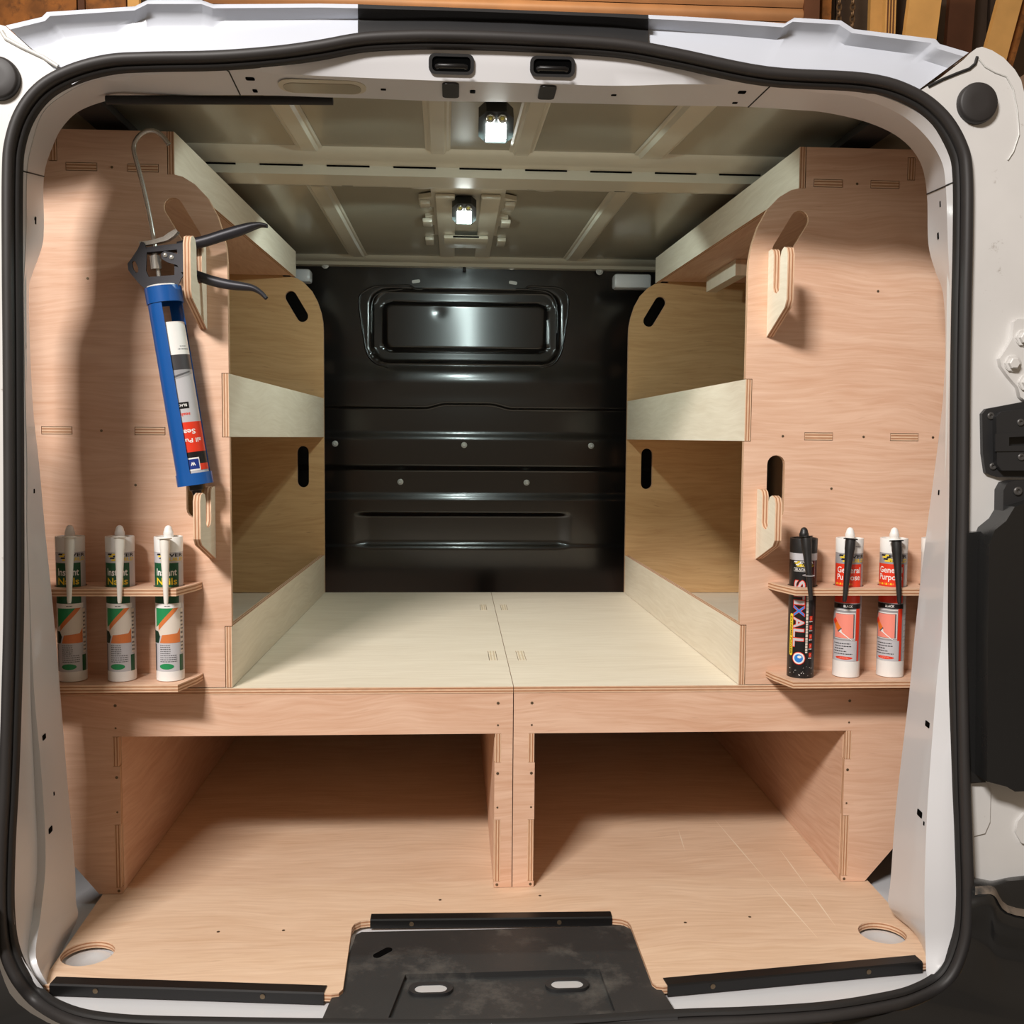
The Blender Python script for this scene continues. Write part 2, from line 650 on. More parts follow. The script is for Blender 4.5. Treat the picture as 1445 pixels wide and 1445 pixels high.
# ---- jamb (three lofted faces from seal edge over the fold to the inner edge)
ST = [((62, 1396), (62, 1390), (64, 1384)), ((28, 1345), (45, 1350), (107, 1303)), ((19, 1280), (52, 1290), (107, 1270)), ((20, 1200), (59, 1210), (105, 1215)),
      ((24, 1100), (53, 1085), (95, 1102)), ((29, 980), (46, 980), (84, 965)), ((32, 850), (42, 850), (74, 850)), ((31, 753), (38, 753), (64, 753)),
      ((32, 653), (38, 653), (55, 653)), ((31, 579), (36, 579), (47, 579)), ((30, 479), (34, 479), (42, 479)), ((29, 409), (33, 409), (41, 409)),
      ((29, 389), (34, 389), (45, 389)), ((28, 349), (36, 349), (59, 349)), ((28, 319), (37, 319), (62, 319)), ((28, 240), (38, 243), (62, 249)),
      ((36, 194), (46, 200), (75, 205)), ((52, 152), (60, 160), (90, 177)), ((77, 121), (88, 135), (115, 155)), ((119, 103), (128, 115), (160, 140)),
      ((173, 98), (180, 108), (208, 135)), ((318, 97), (322, 100), (339, 134)), ((391, 92), (391, 104), (395, 135)), ((450, 80), (450, 107), (450, 137)),
      ((519, 71), (519, 110), (519, 139)), ((623, 68), (623, 114), (623, 143)), ((727, 73), (727, 117), (727, 144)), ((865, 80), (865, 121), (865, 147)),
      ((950, 93), (950, 119), (950, 149)), ((1020, 108), (1020, 119.5), (1020, 150)), ((1083, 118), (1087, 121), (1056, 151)), ((1150, 123), (1148, 130), (1120, 155)),
      ((1215, 128), (1210, 137), (1166, 159)), ((1277, 149), (1268, 160), (1225, 173)), ((1319, 180), (1305, 190), (1270, 195)), ((1343, 221), (1328, 225), (1298, 228)),
      ((1346, 257), (1335, 262), (1308, 274)), ((1347, 344), (1338, 344), (1310, 344)), ((1346, 383), (1340, 383), (1320, 383)), ((1346, 416), (1341, 416), (1331, 416)),
      ((1344, 485), (1341, 485), (1334, 485)), ((1343, 557), (1339, 557), (1331, 557)), ((1342, 615), (1338, 615), (1325, 615)), ((1341, 685), (1337, 685), (1316, 685)),
      ((1341, 754), (1335, 754), (1307, 754)), ((1341, 838), (1332, 838), (1297, 838)), ((1342, 903), (1329, 903), (1290, 903)), ((1342, 969), (1322, 969), (1284, 969)),
      ((1344, 1134), (1310, 1134), (1265, 1134)), ((1348, 1240), (1306, 1240), (1257, 1240)), ((1350, 1290), (1306, 1300), (1255, 1280)), ((1346, 1335), (1307, 1335), (1285, 1312)),
      ((1310, 1384), (1308, 1372), (1309, 1340))]


def jamb_rows(i0, i1):
    flat = [s[0] + s[1] + s[2] for s in ST]
    sm = catmull(flat, 5)[i0 * 5:i1 * 5 + 1]
    rows = []
    for k, q in enumerate(sm):
        i = i0 + k / 5
        hdr = smooth01(min(i - 19, 33 - i) / 2.0)
        kl = smooth01((q[3] - 700) / 300) if i < 15 else 0.0
        yf, yi = 0.026 + (0.020 - 0.026) * hdr, 0.15 + (0.10 - 0.15) * hdr
        yf, yi = yf + (0.072 - yf) * kl, yi + (0.20 - yi) * kl
        y0 = ysill(q[0], q[1])
        k2 = smooth01((q[3] - 950) / 300) if i > 15 else smooth01((q[3] - 1270) / 100)
        yf = yf + (y0 + 0.022 - yf) * k2
        if q[3] > 1240:
            yf = min(yf, atz(q[2], q[3], -0.0165).y)
        if q[5] > 1240:
            yi = min(yi, atz(q[4], q[5], -0.0165).y)
        S, I = at(q[0], q[1], y0 + 0.007), at(q[4], q[5], yi)
        w = 0.5 + 5.0 * smooth01((q[3] - 850) / 300) * (1 if i < 15 else 0.1)
        Fa, Fp = at(q[2] - w, q[3], yf), at(q[2] + w, q[3], yf)
        c = Vector((0, 0, 0.7))
        S0 = S + (S - Vector((c.x, S.y, c.z))).normalized() * 0.012      # tucks under the seal
        out = (I - Vector((c.x, I.y, c.z))).normalized()
        I2 = I + out * 0.05 + Vector((0, 0.012, 0))                          # returned flange
        m1 = S * 0.5 + Fa * 0.5
        m2 = Fp * 0.8 + I * 0.2
        rows.append([S0, S, m1, Fa, Fp, m2, Fp * 0.4 + I * 0.6, I, I2])
    return rows


def jamb_part(name, i0, i1):
    rows = jamb_rows(i0, i1)
    return loft(name, rows, JAMB, van, smooth=50), rows


jamb_l, rows_l = jamb_part('door_jamb', 0, 15)
corner_l, rows_cl = jamb_part('jamb_corner', 15, 21)
header, rows_h = jamb_part('header_panel', 21, 30)
corner_r, rows_cr = jamb_part('jamb_corner', 30, 36)
jamb_r, rows_r = jamb_part('door_jamb', 36, 52)


for name_o, rr_, k in ((corner_r, rows_cr, 0), (jamb_r, rows_r, 0), (corner_l, rows_cl, 0), (header, rows_h, 0)):
    tube('panel_seam', [p + (CP - p).normalized() * 0.0006 for p in rr_[k][1:8]], 0.0011, RUBBER2, name_o, seg=6)


def bvh_of(o):
    me = o.data
    mw = Matrix.Translation((0, 0, 0))
    return BVHTree.FromPolygons([v.co for v in me.vertices], [tuple(p.vertices) for p in me.polygons])


def hit(o, u, v):
    d = ray(u, v).normalized()
    loc, n, i, dist = bvh_of(o).ray_cast(CP, d)
    if loc is None:
        return None
    if n.dot(d) > 0:
        n = -n
    return loc, n


def plate_on(name, o, u, v, w, h, r, m, thick=0.0012, lift=0.0008, hole=None):
    """a small plate lying on the panel o at the place seen at (u, v); w along the panel, h up it"""
    q = hit(o, u, v)
    if q is None:
        return None
    loc, n = q
    ax = Vector((0, 0, 1)).cross(n)
    if ax.length < 0.2:
        ax = Vector((1, 0, 0))
    ax.normalize()
    ay = n.cross(ax).normalized()
    return slab(name, rrect(0, 0, w, h, r, 4), [hole] if hole else [], loc + n * lift, ax, ay, thick, m, o, ngon=not hole)


for (u, v, w, h) in ((50, 311, 0.006, 0.011), (49, 309, 0.004, 0.004), (48, 693, 0.007, 0.007), (62, 1040, 0.016, 0.008), (71, 1171, 0.016, 0.009), (76, 1120, 0.004, 0.006)):
    plate_on('slot_hole_shade', jamb_l, u, v, w, h, min(w, h) * 0.2, DARK)  # thin plates on the jamb, coloured as the shade within each slot
for (u, v, w, h) in ((1327, 288, 0.005, 0.009), (1324, 333, 0.008, 0.010), (1325, 695, 0.009, 0.008), (1309, 1022, 0.018, 0.009), (1298, 1148, 0.020, 0.010), (1304, 1162, 0.004, 0.006)):
    plate_on('slot_hole_shade', jamb_r, u, v, w, h, min(w, h) * 0.2, DARK)
plate_on('slot_hole_shade', corner_l, 64, 137, 0.004, 0.004, 0.0015, DARK)
for (u, v, w, h) in ((353, 111, 0.013, 0.010), (360, 128, 0.007, 0.010), (541, 126, 0.008, 0.006), (667, 129, 0.008, 0.012), (866, 134, 0.008, 0.006), (1047, 130, 0.012, 0.010), (1037, 145, 0.008, 0.006)):
    plate_on('slot_hole_shade', header, u, v, w, h, min(w, h) * 0.25, DARK)
for (u, v) in ((636, 126), (772, 129)):
    plate_on('rubber_buffer', header, u, v, 0.025, 0.055, 0.007, PLASTIC, thick=0.004, lift=0.003)
for (u, v) in ((637, 90.5), (779.5, 94)):
    q = plate_on('striker_recess', header, u, v, 0.066, 0.028, 0.009, PLASTIC, thick=0.006, lift=0.004, hole=rrect(0, 0, 0.056, 0.020, 0.006, 4))
    plate_on('recess_floor', header, u, v, 0.060, 0.024, 0.006, DARK, lift=0.0015)
    p = at(u, v + 4, -0.002)
    tube('striker_bar', [p + Vector((-0.021, 0, 0)), p + Vector((-0.018, -0.004, 0)), p + Vector((0.018, -0.004, 0)), p + Vector((0.021, 0, 0))], 0.0035, STEEL if False else STRIPM, q)
# pressed hollow at the header's end and lamp recess
plate_on('pressed_recess', header, 455, 121.5, 0.13, 0.05, 0.022, ROOFL, lift=0.0016)
plate_on('pressed_recess', header, 455, 123, 0.115, 0.036, 0.016, ROOFP, lift=0.0026)

# ---- black strip hanging behind the header
strip_pts = [at(150, 141, 0.115), at(250, 141, 0.115), at(400, 141.5, 0.115), at(470, 142, 0.115)]
tube('header_rubber_strip', catmull(strip_pts, 6), (0.004) and 0.0068, RUBBER2, van)

# ---- white rear skin above the door
TOPST = [((80, 100), (8, 36)), ((110, 88), (59, 24)), ((120, 84), (66, 17)), ((190, 75), (190, 9)), ((208, 74), (208, 0)), ((284, 72), (284, 0)), ((301, 71), (301, 6)), ((381, 64), (381, 5.5)), ((450, 58), (450, 5)), ((505, 47), (505, 6)), ((560, 44), (560, 8)), ((623, 41.5), (623, 10)), ((727, 43), (727, 14)), ((865, 52), (865, 19)), ((915, 60), (915, 21)), ((950, 67), (950, 22.5)), ((1010, 80), (1010, 26)), ((1076, 92), (1108, 33)), ((1090, 93), (1121, 25)), ((1150, 96), (1187, 29)), ((1175, 98), (1205, 41)), ((1260, 110), (1320, 55)), ((1268, 112), (1326, 62)), ((1300, 124), (1367, 74))]


def top_rows(i0, i1, dy=0.0, dv=0.0):
    fl = [a + b for a, b in TOPST]
    out = []
    for k in range(i0, i1):
        for t in range(4):
            t = t / 4
            if k in (3, 5, 17, 19):
                t = smooth01(t)
            out.append([a + (b - a) * t for a, b in zip(fl[k], fl[k + 1])])
    out.append(list(fl[i1]))
    rows = []
    for O0, O1, T0, T1 in out:
        L = lambda f: (O0 + (T0 - O0) * f, O1 + (T1 - O1) * f)
        h = max(20.0, O1 - T1)
        lip = min(0.42, 16.0 / h)
        r = []
        for f, y in ((-0.30, 0.0), (0.06, 0.003), (0.35, 0.014), (1 - lip - 0.12, 0.016), (1 - lip, 0.009), (1 - lip * 0.35, -0.001), (1.0, 0.002)):
            u, v = L(f)
            r.append(at(u, v, y + dy))
        e = r[-1]
        r += [e + Vector((0, 0.02, 0.002)), e + Vector((0, 0.06, -0.004)), Vector((e.x, 0.5, 1.455)), Vector((e.x, 1.98, 1.43))]
        rows.append(r)
    return rows


roof_skin = loft('roof_panel', top_rows(0, 23), WHITE, van, smooth=60)
tr = []
for r in top_rows(9, 14, -0.010):
    base = [p for p in r[:7]]
    back = r[6] + Vector((0, 0.03, 0.002))
    tr.append(base + [back])
loft('brake_light_cover', tr, PLASTIC, van, smooth=50)

# ---- rear corner panels
pr = [(1362, 1310), (1358, 1180), (1355, 950), (1354, 850), (1355, 700), (1357, 560), (1358, 430), (1360, 330), (1360, 249), (1350, 190), (1325, 150), (1300, 127), (1330, 108), (1360, 84), (1370, 74), (1378, 68), (1386, 66), (1400, 71), (1416, 81), (1432, 98), (1441, 113), (1450, 150), (1456, 220), (1462, 420), (1466, 700), (1468, 1000), (1470, 1290)]
pw = [at(u, v, 0.0) for u, v in pr]
pl = [(20, 1310), (10, 1180), (15, 950), (18, 700), (17, 430), (16, 249), (35, 160), (63, 125), (84, 104), (40, 66), (8, 37), (0, 35), (-15, 40), (-40, 60), (-60, 110), (-75, 300), (-85, 700), (-85, 1310)]
for mirror in (False, True):
    pts = [at(u, v, 0.0) for u, v in pl] if mirror else pw
    slab('corner_panel', [(p.x, p.z) for p in pts], [], (0, 0.0, 0), (1, 0, 0), (0, 0, 1), 0.05, [DIRTY, DIRTY], van, bevel=0.010, ngon=True)


def rear_tube(name, pts, y, r, m, parent, mirror):
    q = [at(u, v, y) for u, v in pts]
    return tube(name, [mir(p) if mirror else p for p in q], r, m, parent)


def rear_slab(name, pts, y, thick, m, parent, mirror, bevel=0.0, holes=()):
    q = [at(u, v, y) for u, v in pts]
    q = [mir(p) if mirror else p for p in q]
    hs = []
    for h in holes:
        hq = [at(u, v, y) for u, v in h]
        hs.append([((mir(p) if mirror else p).x, p.z) for p in hq])
    return slab(name, [(p.x, p.z) for p in q], hs, (0, y, 0), (1, 0, 0), (0, 0, 1), thick, m, parent, bevel=bevel, ngon=not holes)


def pt(u, v, y, mirror):
    p = at(u, v, y)
    return mir(p) if mirror else p


hexbolt = lathe_mesh('bolt', [(0.0125, 0.0), (0.0125, 0.002), (0.0085, 0.0022), (0.0085, 0.008), (0.007, 0.009), (0.0, 0.009)], DIRTY, seg=6, smooth=20)
ringbolt = lathe_mesh('bolt', [(0.013, 0.0), (0.013, 0.002), (0.011, 0.003), (0.0, 0.003)], DIRTY, seg=20)
torx = lathe_mesh('screw', [(0.0075, 0.0), (0.0075, 0.002), (0.006, 0.0035), (0.0035, 0.0035), (0.0025, 0.001), (0.0, 0.001)], TORXM, seg=14)
for mirror in (False, True):
    # seam of the corner, dirt-dark
    if mirror:
        tube('body_seam', [at(u, v, -0.001) for u, v in ((2, 44), (8, 54), (30, 66), (60, 80), (82, 94))], 0.003, GREYBOLT, van)
    else:
      rear_tube('body_seam', [(1310, 122), (1330, 112), (1352, 103), (1368, 97), (1376, 90), (1379, 80)], -0.001, 0.0022, RUBBER2, van, mirror)
    if not mirror:
      rear_tube('body_seam', [(1382, 84), (1390, 94), (1404, 102), (1420, 108), (1430, 126), (1436, 158), (1438, 190), (1430, 214), (1422, 226)], -0.001, 0.0011, GREYBOLT, van, mirror)
    c = at(-1, 112, 0.0) if mirror else pt(1377, 147, 0.0, mirror)
    lathe('rubber_bung', [(0.030, 0.0), (0.030, 0.006), (0.0285, 0.010), (0.026, 0.0115), (0.012, 0.012), (0.0, 0.012)], RUBBER, van, seg=36, xf=orient(c, (0, -1, 0)))
    # hinge bracket
    hb = rear_slab('hinge_bracket', [(1431, 454), (1429, 477), (1419, 494), (1411, 506), (1413, 517), (1424, 532), (1437, 547), (1440, 560), (1448, 566), (1470, 566), (1470, 450), (1437, 450)], -0.010, 0.012, DIRTY, van, mirror, bevel=0.003)
    for (u, v) in ((1428.5, 513), (1444, 477), (1448, 540)):
        screw(pt(u, v, -0.010, mirror), (0, -1, 0), hb, 1.0, ringbolt, 'bolt')
        screw(pt(u, v, -0.012, mirror), (0, -1, 0), hb, 1.0, hexbolt, 'bolt')
    # latch plate
    lp = rear_slab('latch_plate', [(1386, 584), (1392, 577), (1445, 567), (1475, 565), (1475, 674), (1409, 673), (1391, 667), (1387, 640)], -0.008, 0.010, PLASTIC, van, mirror, bevel=0.003)
    rear_slab('latch_block', [(1406, 588), (1413, 581), (1445, 577), (1470, 576), (1470, 664), (1414, 664), (1407, 655)], -0.020, 0.014, PLASTIC, lp, mirror, bevel=0.005, holes=[[(1423, 617), (1462, 615), (1462, 630), (1423, 630)]])
    rear_slab('latch_channel', [(1405, 612), (1470, 609), (1470, 636), (1405, 637)], -0.022, 0.003, PLASTIC, lp, mirror, bevel=0.001, holes=[[(1424, 617), (1462, 615), (1462, 629), (1424, 629)]])
    for (u, v, y) in ((1398, 587, -0.008), (1401, 658, -0.008), (1440, 596, -0.020), (1441, 645, -0.020)):
        screw(pt(u, v, y, mirror), (0, -1, 0), lp, 0.75, torx)
    # hinge cover mouldings
    hc = rear_slab('hinge_cover', [(1364, 752), (1386, 750), (1394, 754), (1396, 764), (1394, 930), (1391, 1104), (1366, 1104)], -0.014, 0.018, BUMPER, van, mirror, bevel=0.006)
    rear_slab('hinge_boot', [(1397, 765), (1404, 748), (1420, 735), (1432, 715), (1480, 700), (1480, 1116), (1432, 1117), (1420, 1110), (1393, 1103), (1394, 900)], -0.05, 0.05, BUMPER, hc, mirror, bevel=0.02)
    tb = rear_slab('hinge_tab', [(1415, 745), (1416, 692), (1422, 681), (1434, 678), (1480, 678), (1480, 745)], -0.026, 0.03, PLASTIC, hc, mirror, bevel=0.008)
    screw(pt(1436, 693, -0.0265, mirror), (0, -1, 0), hc, 0.9, torx)
    # pressing below the hinge
    rear_slab('pressed_panel', [(1366, 1106), (1392, 1104), (1398, 1118), (1397, 1160), (1390, 1176), (1366, 1182)], -0.003, 0.006, DIRTY, van, mirror, bevel=0.002)
    pl = rear_slab('hinge_bracket', [(1470, 1145), (1446, 1148), (1436, 1160), (1434, 1176), (1442, 1190), (1470, 1196)], -0.006, 0.008, DIRTY, van, mirror, bevel=0.002)
    # bumper corner
    rows = []
    for y, pts in ((0.015, [(1372, 1236), (1385, 1238), (1400, 1241), (1425, 1237), (1475, 1231)]),
                   (-0.020, [(1372, 1242), (1385, 1244), (1402, 1246), (1426, 1243), (1475, 1240)]),
                   (-0.034, [(1372, 1256), (1386, 1255), (1403, 1257), (1424, 1282), (1475, 1292)]),
                   (-0.050, [(1371, 1270), (1384, 1266), (1400, 1268), (1417, 1292), (1475, 1304)]),
                   (-0.056, [(1371, 1290), (1384, 1284), (1398, 1285), (1412, 1312), (1475, 1324)]),
                   (-0.040, [(1371, 1318), (1382, 1322), (1396, 1330), (1412, 1345), (1475, 1352)]),
                   (-0.052, [(1366, 1345), (1380, 1350), (1398, 1362), (1420, 1378), (1475, 1388)]),
                   (-0.070, [(1346, 1386), (1366, 1392), (1390, 1400), (1425, 1412), (1475, 1420)]),
                   (-0.080, [(1282, 1425), (1320, 1430), (1370, 1440), (1425, 1450), (1475, 1458)]),
                   (-0.100, [(1160, 1452), (1260, 1462), (1350, 1476), (1425, 1490), (1475, 1500)]),
                   (-0.110, [(1150, 1620), (1250, 1640), (1350, 1660), (1425, 1680), (1475, 1700)])):
        rows.append([(mir(at(u, v, y)) + Vector((0.030, 0, 0))) if mirror else at(u, v, y) for u, v in catmull(pts, 4)])
    sm = catmull([tuple(c for p in r for c in p) for r in rows], 3)
    rows2 = [[Vector(q[i:i + 3]) for i in range(0, len(q), 3)] for q in sm]
    bc = loft('bumper_corner', rows2, BUMPER, van, smooth=60)
    rows = []
    for y, dv in ((-0.030, -7), (-0.038, -3), (-0.046, 5)):
        rows.append([mir(at(u, v + dv, y)) if mirror else at(u, v + dv, y) for u, v in catmull([(1376, 1258), (1386, 1257), (1403, 1259), (1422, 1283), (1475, 1293)], 4)])
    loft('dusty_ledge', rows, DUST, bc, smooth=60)

# ---- shell: side walls, metal floor, sill
box('side_wall', (-0.90, 0.06, -0.06), (-0.88, 1.98, 1.44), WALLP, van)
box('side_wall', (0.88, 0.06, -0.06), (0.90, 1.98, 1.44), WALLP, van)
sill_front = [(-0.0, 1452)]
fl_px = [(62, 1396), (66, 1410), (90, 1425), (150, 1440), (300, 1447), (460, 1449), (700, 1451), (953, 1437), (1060, 1433), (1164, 1426), (1240, 1414), (1290, 1400), (1312, 1386)]
fl = [atz(u, v, -0.018) for u, v in fl_px]
poly = [(p.x, p.y) for p in fl] + [(0.715, 0.06), (0.74, 0.16), (0.88, 0.25), (0.88, 1.98), (-0.88, 1.98), (-0.88, 0.25), (-0.735, 0.16), (-0.70, 0.06)]
slab('metal_floor', poly, [], (0, 0, -0.018), (1, 0, 0), (0, 1, 0), 0.02, [JAMB, JAMB], van)
box('bumper_beam', (-0.62, -0.16, -0.30), (0.60, -0.10, -0.05), PLASTIC, van, bevel=0.02)

# ---- scuff plate with the two strikers
zp = -0.006
sp = [atz(u, v, zp) for u, v in ((500, 1326), (502, 1319), (510, 1315), (700, 1311), (880, 1306), (890, 1311), (894, 1320), (926, 1385), (952, 1425), (953, 1436), (455, 1449), (455, 1437), (478, 1385))]
rec = [atz(u, v, zp) for u, v in ((572, 1375), (846, 1367), (868, 1426), (548, 1436))]
scuff = slab('scuff_plate', [(p.x, p.y) for p in sp], [[(p.x, p.y) for p in rec]], (0, 0, zp), (1, 0, 0), (0, 1, 0), 0.010, [DUSTY, DUSTY], van)
rl = [atz(u, v, zp - 0.008) for u, v in ((566, 1370), (852, 1362), (876, 1436), (540, 1446))]
slab('scuff_recess', [(p.x, p.y) for p in rl], [], (0, 0, zp - 0.008), (1, 0, 0), (0, 1, 0), 0.003, [DUSTY, DUSTY], scuff)
e = [atz(452, 1447, zp), atz(700, 1443, zp), atz(955, 1434, zp)]
tube('scuff_lip', catmull([p + Vector((0, -0.004, -0.003)) for p in e], 6), 0.006, PLASTIC, scuff)
q = atz(540, 1345, zp)
slab('drain_hole_shade', stadium(q.x - 0.008, q.y - 0.008, q.x + 0.008, q.y + 0.010, 0.007), [], (0, 0, zp + 0.0008), (1, 0, 0), (0, 1, 0), 0.001, [DARK], scuff)
for (u, v) in ((608, 1391), (800, 1385)):
    q = atz(u, v, zp)
    g = slab('striker_guard', stadium(q.x - 0.017, q.y, q.x + 0.017, q.y, 0.017), [stadium(q.x - 0.014, q.y - 0.002, q.x + 0.014, q.y - 0.002, 0.011)], (0, 0, zp - 0.003), (1, 0, 0), (0, 1, 0), 0.005, [PLASTIC, PLASTIC], scuff, bevel=0.001)
    slab('striker_plate', stadium(q.x - 0.013, q.y - 0.003, q.x + 0.013, q.y - 0.003, 0.012), [], (0, 0, zp - 0.0045), (1, 0, 0), (0, 1, 0), 0.003, [SILVER, SILVER], g)

# ---- bulkhead: one pressed sheet
BY = 1.75


def bulk_y(x, z):
    """how far the sheet stands towards the viewer"""
    d = 0.0
    # stepped swages below the window: (z_top, z_bottom, rise)
    for zt, zb, s in ((0.850, 0.822, 0.0075), (0.657, 0.627, 0.0085)):
        d += s * smooth01((zt - z) / (zt - zb)) * smooth01((0.56 - abs(x + 0.03)) / 0.05 + 0.6)
    for zt, zb, s in ((0.742, 0.722, 0.016), (0.490, 0.478, -0.003)):
        d -= s * smooth01((zt - z) / (zt - zb))
    # bottom hollow with rounded ends
    ex = smooth01((0.350 - abs(x + 0.035)) / 0.05)
    d -= 0.008 * smooth01((0.592 - z) / 0.016) * ex * (1 - smooth01((0.50 - z) / 0.03))
    # crease above the swages with a raised centre
    zc = 0.922 + 0.014 * smooth01((0.14 - abs(x + 0.02)) / 0.07)
    d += 0.010 * smooth01((z - zc) / 0.008 + 0.5) * (1 - smooth01((z - 1.0) / 0.08))
    # window pressing
    ax, az = abs(x + 0.030), z - 1.18
    def rr(w, h, r):
        qx, qz = ax - (w - r), abs(az) - (h - r)
        return math.hypot(max(qx, 0), max(qz, 0)) + min(max(qx, qz), 0) - r
    s1 = rr(0.300, 0.118, 0.055)
    d -= 0.020 * smooth01(-s1 / 0.012)
    if s1 < 0 and az < 0:          # the lower ledge leans back
        d += 0.0045 * smooth01((-0.070 - az) / 0.045)
    s2 = rr(0.265, 0.078, 0.03)
    d += 0.016 * smooth01(-s2 / 0.014)
    d += 0.003 * smooth01((1.062 - z) / 0.03) * (1 - smooth01((1.03 - z) / 0.08)) * smooth01((0.30 - ax) / 0.1)
    if s2 < 0:
        w = 0.078 - az
        d += -0.052 * w + 0.25 * w * w - 0.065 * ax * ax       # the pane-shaped blank is gently dished and dented
        d -= 0.0016 * math.exp(-((x + 0.115) ** 2 + (z - 1.225) ** 2) / 0.0003)
    return d


bm = bmesh.new()
NX, NZ = 200, 330
zs = [0.30 + 1.09 * j / NZ for j in range(NZ + 1)]
xs = [-0.74 + 1.48 * i / NX for i in range(NX + 1)]
g = [[bm.verts.new((x, BY - bulk_y(x, z), z)) for x in xs] for z in zs]
for j in range(NZ):
    for i in range(NX):
        bm.faces.new((g[j][i], g[j][i + 1], g[j + 1][i + 1], g[j + 1][i]))
me = finish(bm, 'bulkhead', BLACKM, smooth=60, recalc=False)
bulk = link('bulkhead', me, van)
box('bulkhead_backing', (-0.88, 1.80, -0.02), (0.88, 1.82, 1.43), BLACKM, bulk)
box('bulkhead_side', (-0.88, 1.752, -0.015), (-0.735, 1.80, 1.40), BLACKM, bulk)
box('bulkhead_side', (0.735, 1.752, -0.015), (0.88, 1.80, 1.40), BLACKM, bulk)
box('bulkhead_foot', (-0.88, 1.752, -0.015), (0.88, 1.80, 0.31), BLACKM, bulk)
# raised wire-like outline of the old window frame
for s in (-1, 1):
    o = [(528, 404) if s < 0 else (795, 407)]
    if s < 0:
        pts = [(596, 408), (586, 408), (578, 403), (562, 403), (532, 404), (516, 410), (507, 420), (508, 440), (514, 480), (519, 500), (530, 512), (548, 518)]
    else:
        pts = [(728, 408), (740, 408), (748, 404), (765, 405), (785, 406), (797, 412), (802, 425), (800, 450), (794, 488), (789, 503), (780, 514), (762, 519)]
    tube('pressed_bead', catmull([at(u, v, BY - 0.003) for u, v in pts], 6), 0.0032, BLACKM, bulk)
    pts2 = [(568, 408), (540, 412), (528, 420), (524, 436), (524, 470)] if s < 0 else [(738, 408), (768, 411), (781, 420), (786, 436), (786, 470)]
    tube('pressed_bead', catmull([at(u, v, BY - 0.003) for u, v in pts2], 6), 0.0028, BLACKM, bulk)
    q = at(587 if s < 0 else 724, 397 if s < 0 else 399, BY - 0.001)
    slab('hanger_tab', rrect(0, 0, 0.026, 0.010, 0.004, 3), [], q, (1, 0, -0.15 * s), (0.15 * s, 0, 1), 0.002, [GREYBOLT], bulk, bevel=0.0006, ngon=True)
bolthead = lathe_mesh('bolt', [(0.0095, 0.0), (0.0095, 0.002), (0.0065, 0.0035), (0.0055, 0.006), (0.003, 0.0062), (0.0, 0.004)], GREYBOLT, seg=14)
for (u, v) in ((473, 626), (655, 628), (834, 629), (565, 680), (743, 681)):
    p, n = hit(bulk, u, v)
    screw(p, (0, -1, 0), bulk, 1.0, bolthead, 'bolt')
for (u, v) in ((459, 373), (587, 371), (722, 375), (846, 382)):
    screw(at(u, v + 1, 1.735), (0, -1, 0), bulk, 1.2, bolthead, 'bolt')
for (u0, v0, u1, v1) in ((413, 379, 438, 398), (867, 386, 919, 407)):
    a, b = at(u0, v0, 1.55), at(u1, v1, 1.55)
    box('body_rail_end', (a.x, 1.545, b.z), (b.x, 1.60, a.z), JAMB, van, bevel=0.008)

# ---- ceiling skin, bows, ribs
RZ0, RZ1 = 1.402, 1.378


def rz(y):
    return RZ0 + (RZ1 - RZ0) * smooth01((y - 0.75) / 1.0)


rows = [[Vector((x, y, rz(y) - 0.05 * smooth01((abs(x) - 0.60) / 0.28) + (0.010 if y < 0.12 else 0))) for x in [-0.88 + 1.76 * i / 44 for i in range(45)]] for y in [0.09 + (1.80 - 0.09) * j / 30 for j in range(31)]]
ceil = loft('ceiling_skin', rows, ROOFP, van, smooth=60)


def rib(name, x0, x1, y0, y1, h=0.010, w=0.018, m=ROOFL):
    rows = []
    for k in range(11):
        t = k / 10
        y = y0 + (y1 - y0) * t
        x = x0 + (x1 - x0) * t
        z = rz(y)
        ht = h * (1 if 0 < k < 10 else 0.3)
        rows.append([Vector((x - w - 0.008, y, z - 0.001)), Vector((x - w - 0.004, y, z - ht * 0.35)), Vector((x - w, y, z - ht * 0.35)), Vector((x - w * 0.75, y, z - ht)), Vector((x + w * 0.75, y, z - ht)), Vector((x + w, y, z - ht * 0.35)), Vector((x + w + 0.004, y, z - ht * 0.35)), Vector((x + w + 0.008, y, z - 0.001))])
    return loft(name, rows, m, ceil, smooth=20)


for x0, x1, w in ((-0.365, -0.352, 0.018), (-0.095, -0.100, 0.017), (0.076, 0.066, 0.017), (0.36, 0.325, 0.026)):
    rib('roof_rib', x0, x1, 0.12, 0.60, w=w)
for x0, x1, w in ((-0.378, -0.355, 0.020), (0.322, 0.29, 0.020)):
    rib('roof_rib', x0, x1, 0.79, 1.68, w=w)
prof = [(0.560, 0.0), (0.572, 0.007), (0.655, 0.012), (0.662, 0.030), (0.735, 0.034), (0.748, 0.026), (0.800, 0.020), (0.815, 0.0)]
rows = []
for i in range(41):
    x = -0.84 + 1.68 * i / 40
    dz = -0.05 * smooth01((abs(x) - 0.60) / 0.28)
    rows.append([Vector((x, y, rz(y) - h + dz)) for y, h in prof])
bow = loft('roof_bow', rows, ROOFL, ceil, smooth=30)
for k in range(-4, 5):
    x = k * 0.137 - 0.012
    box('bow_slot_shade', (x - 0.044, 0.6535, rz(0.66) - 0.0150), (x + 0.044, 0.6565, rz(0.66) - 0.0115), DARK, bow)  # dark bars painted as the shade in the slots, nothing is cut
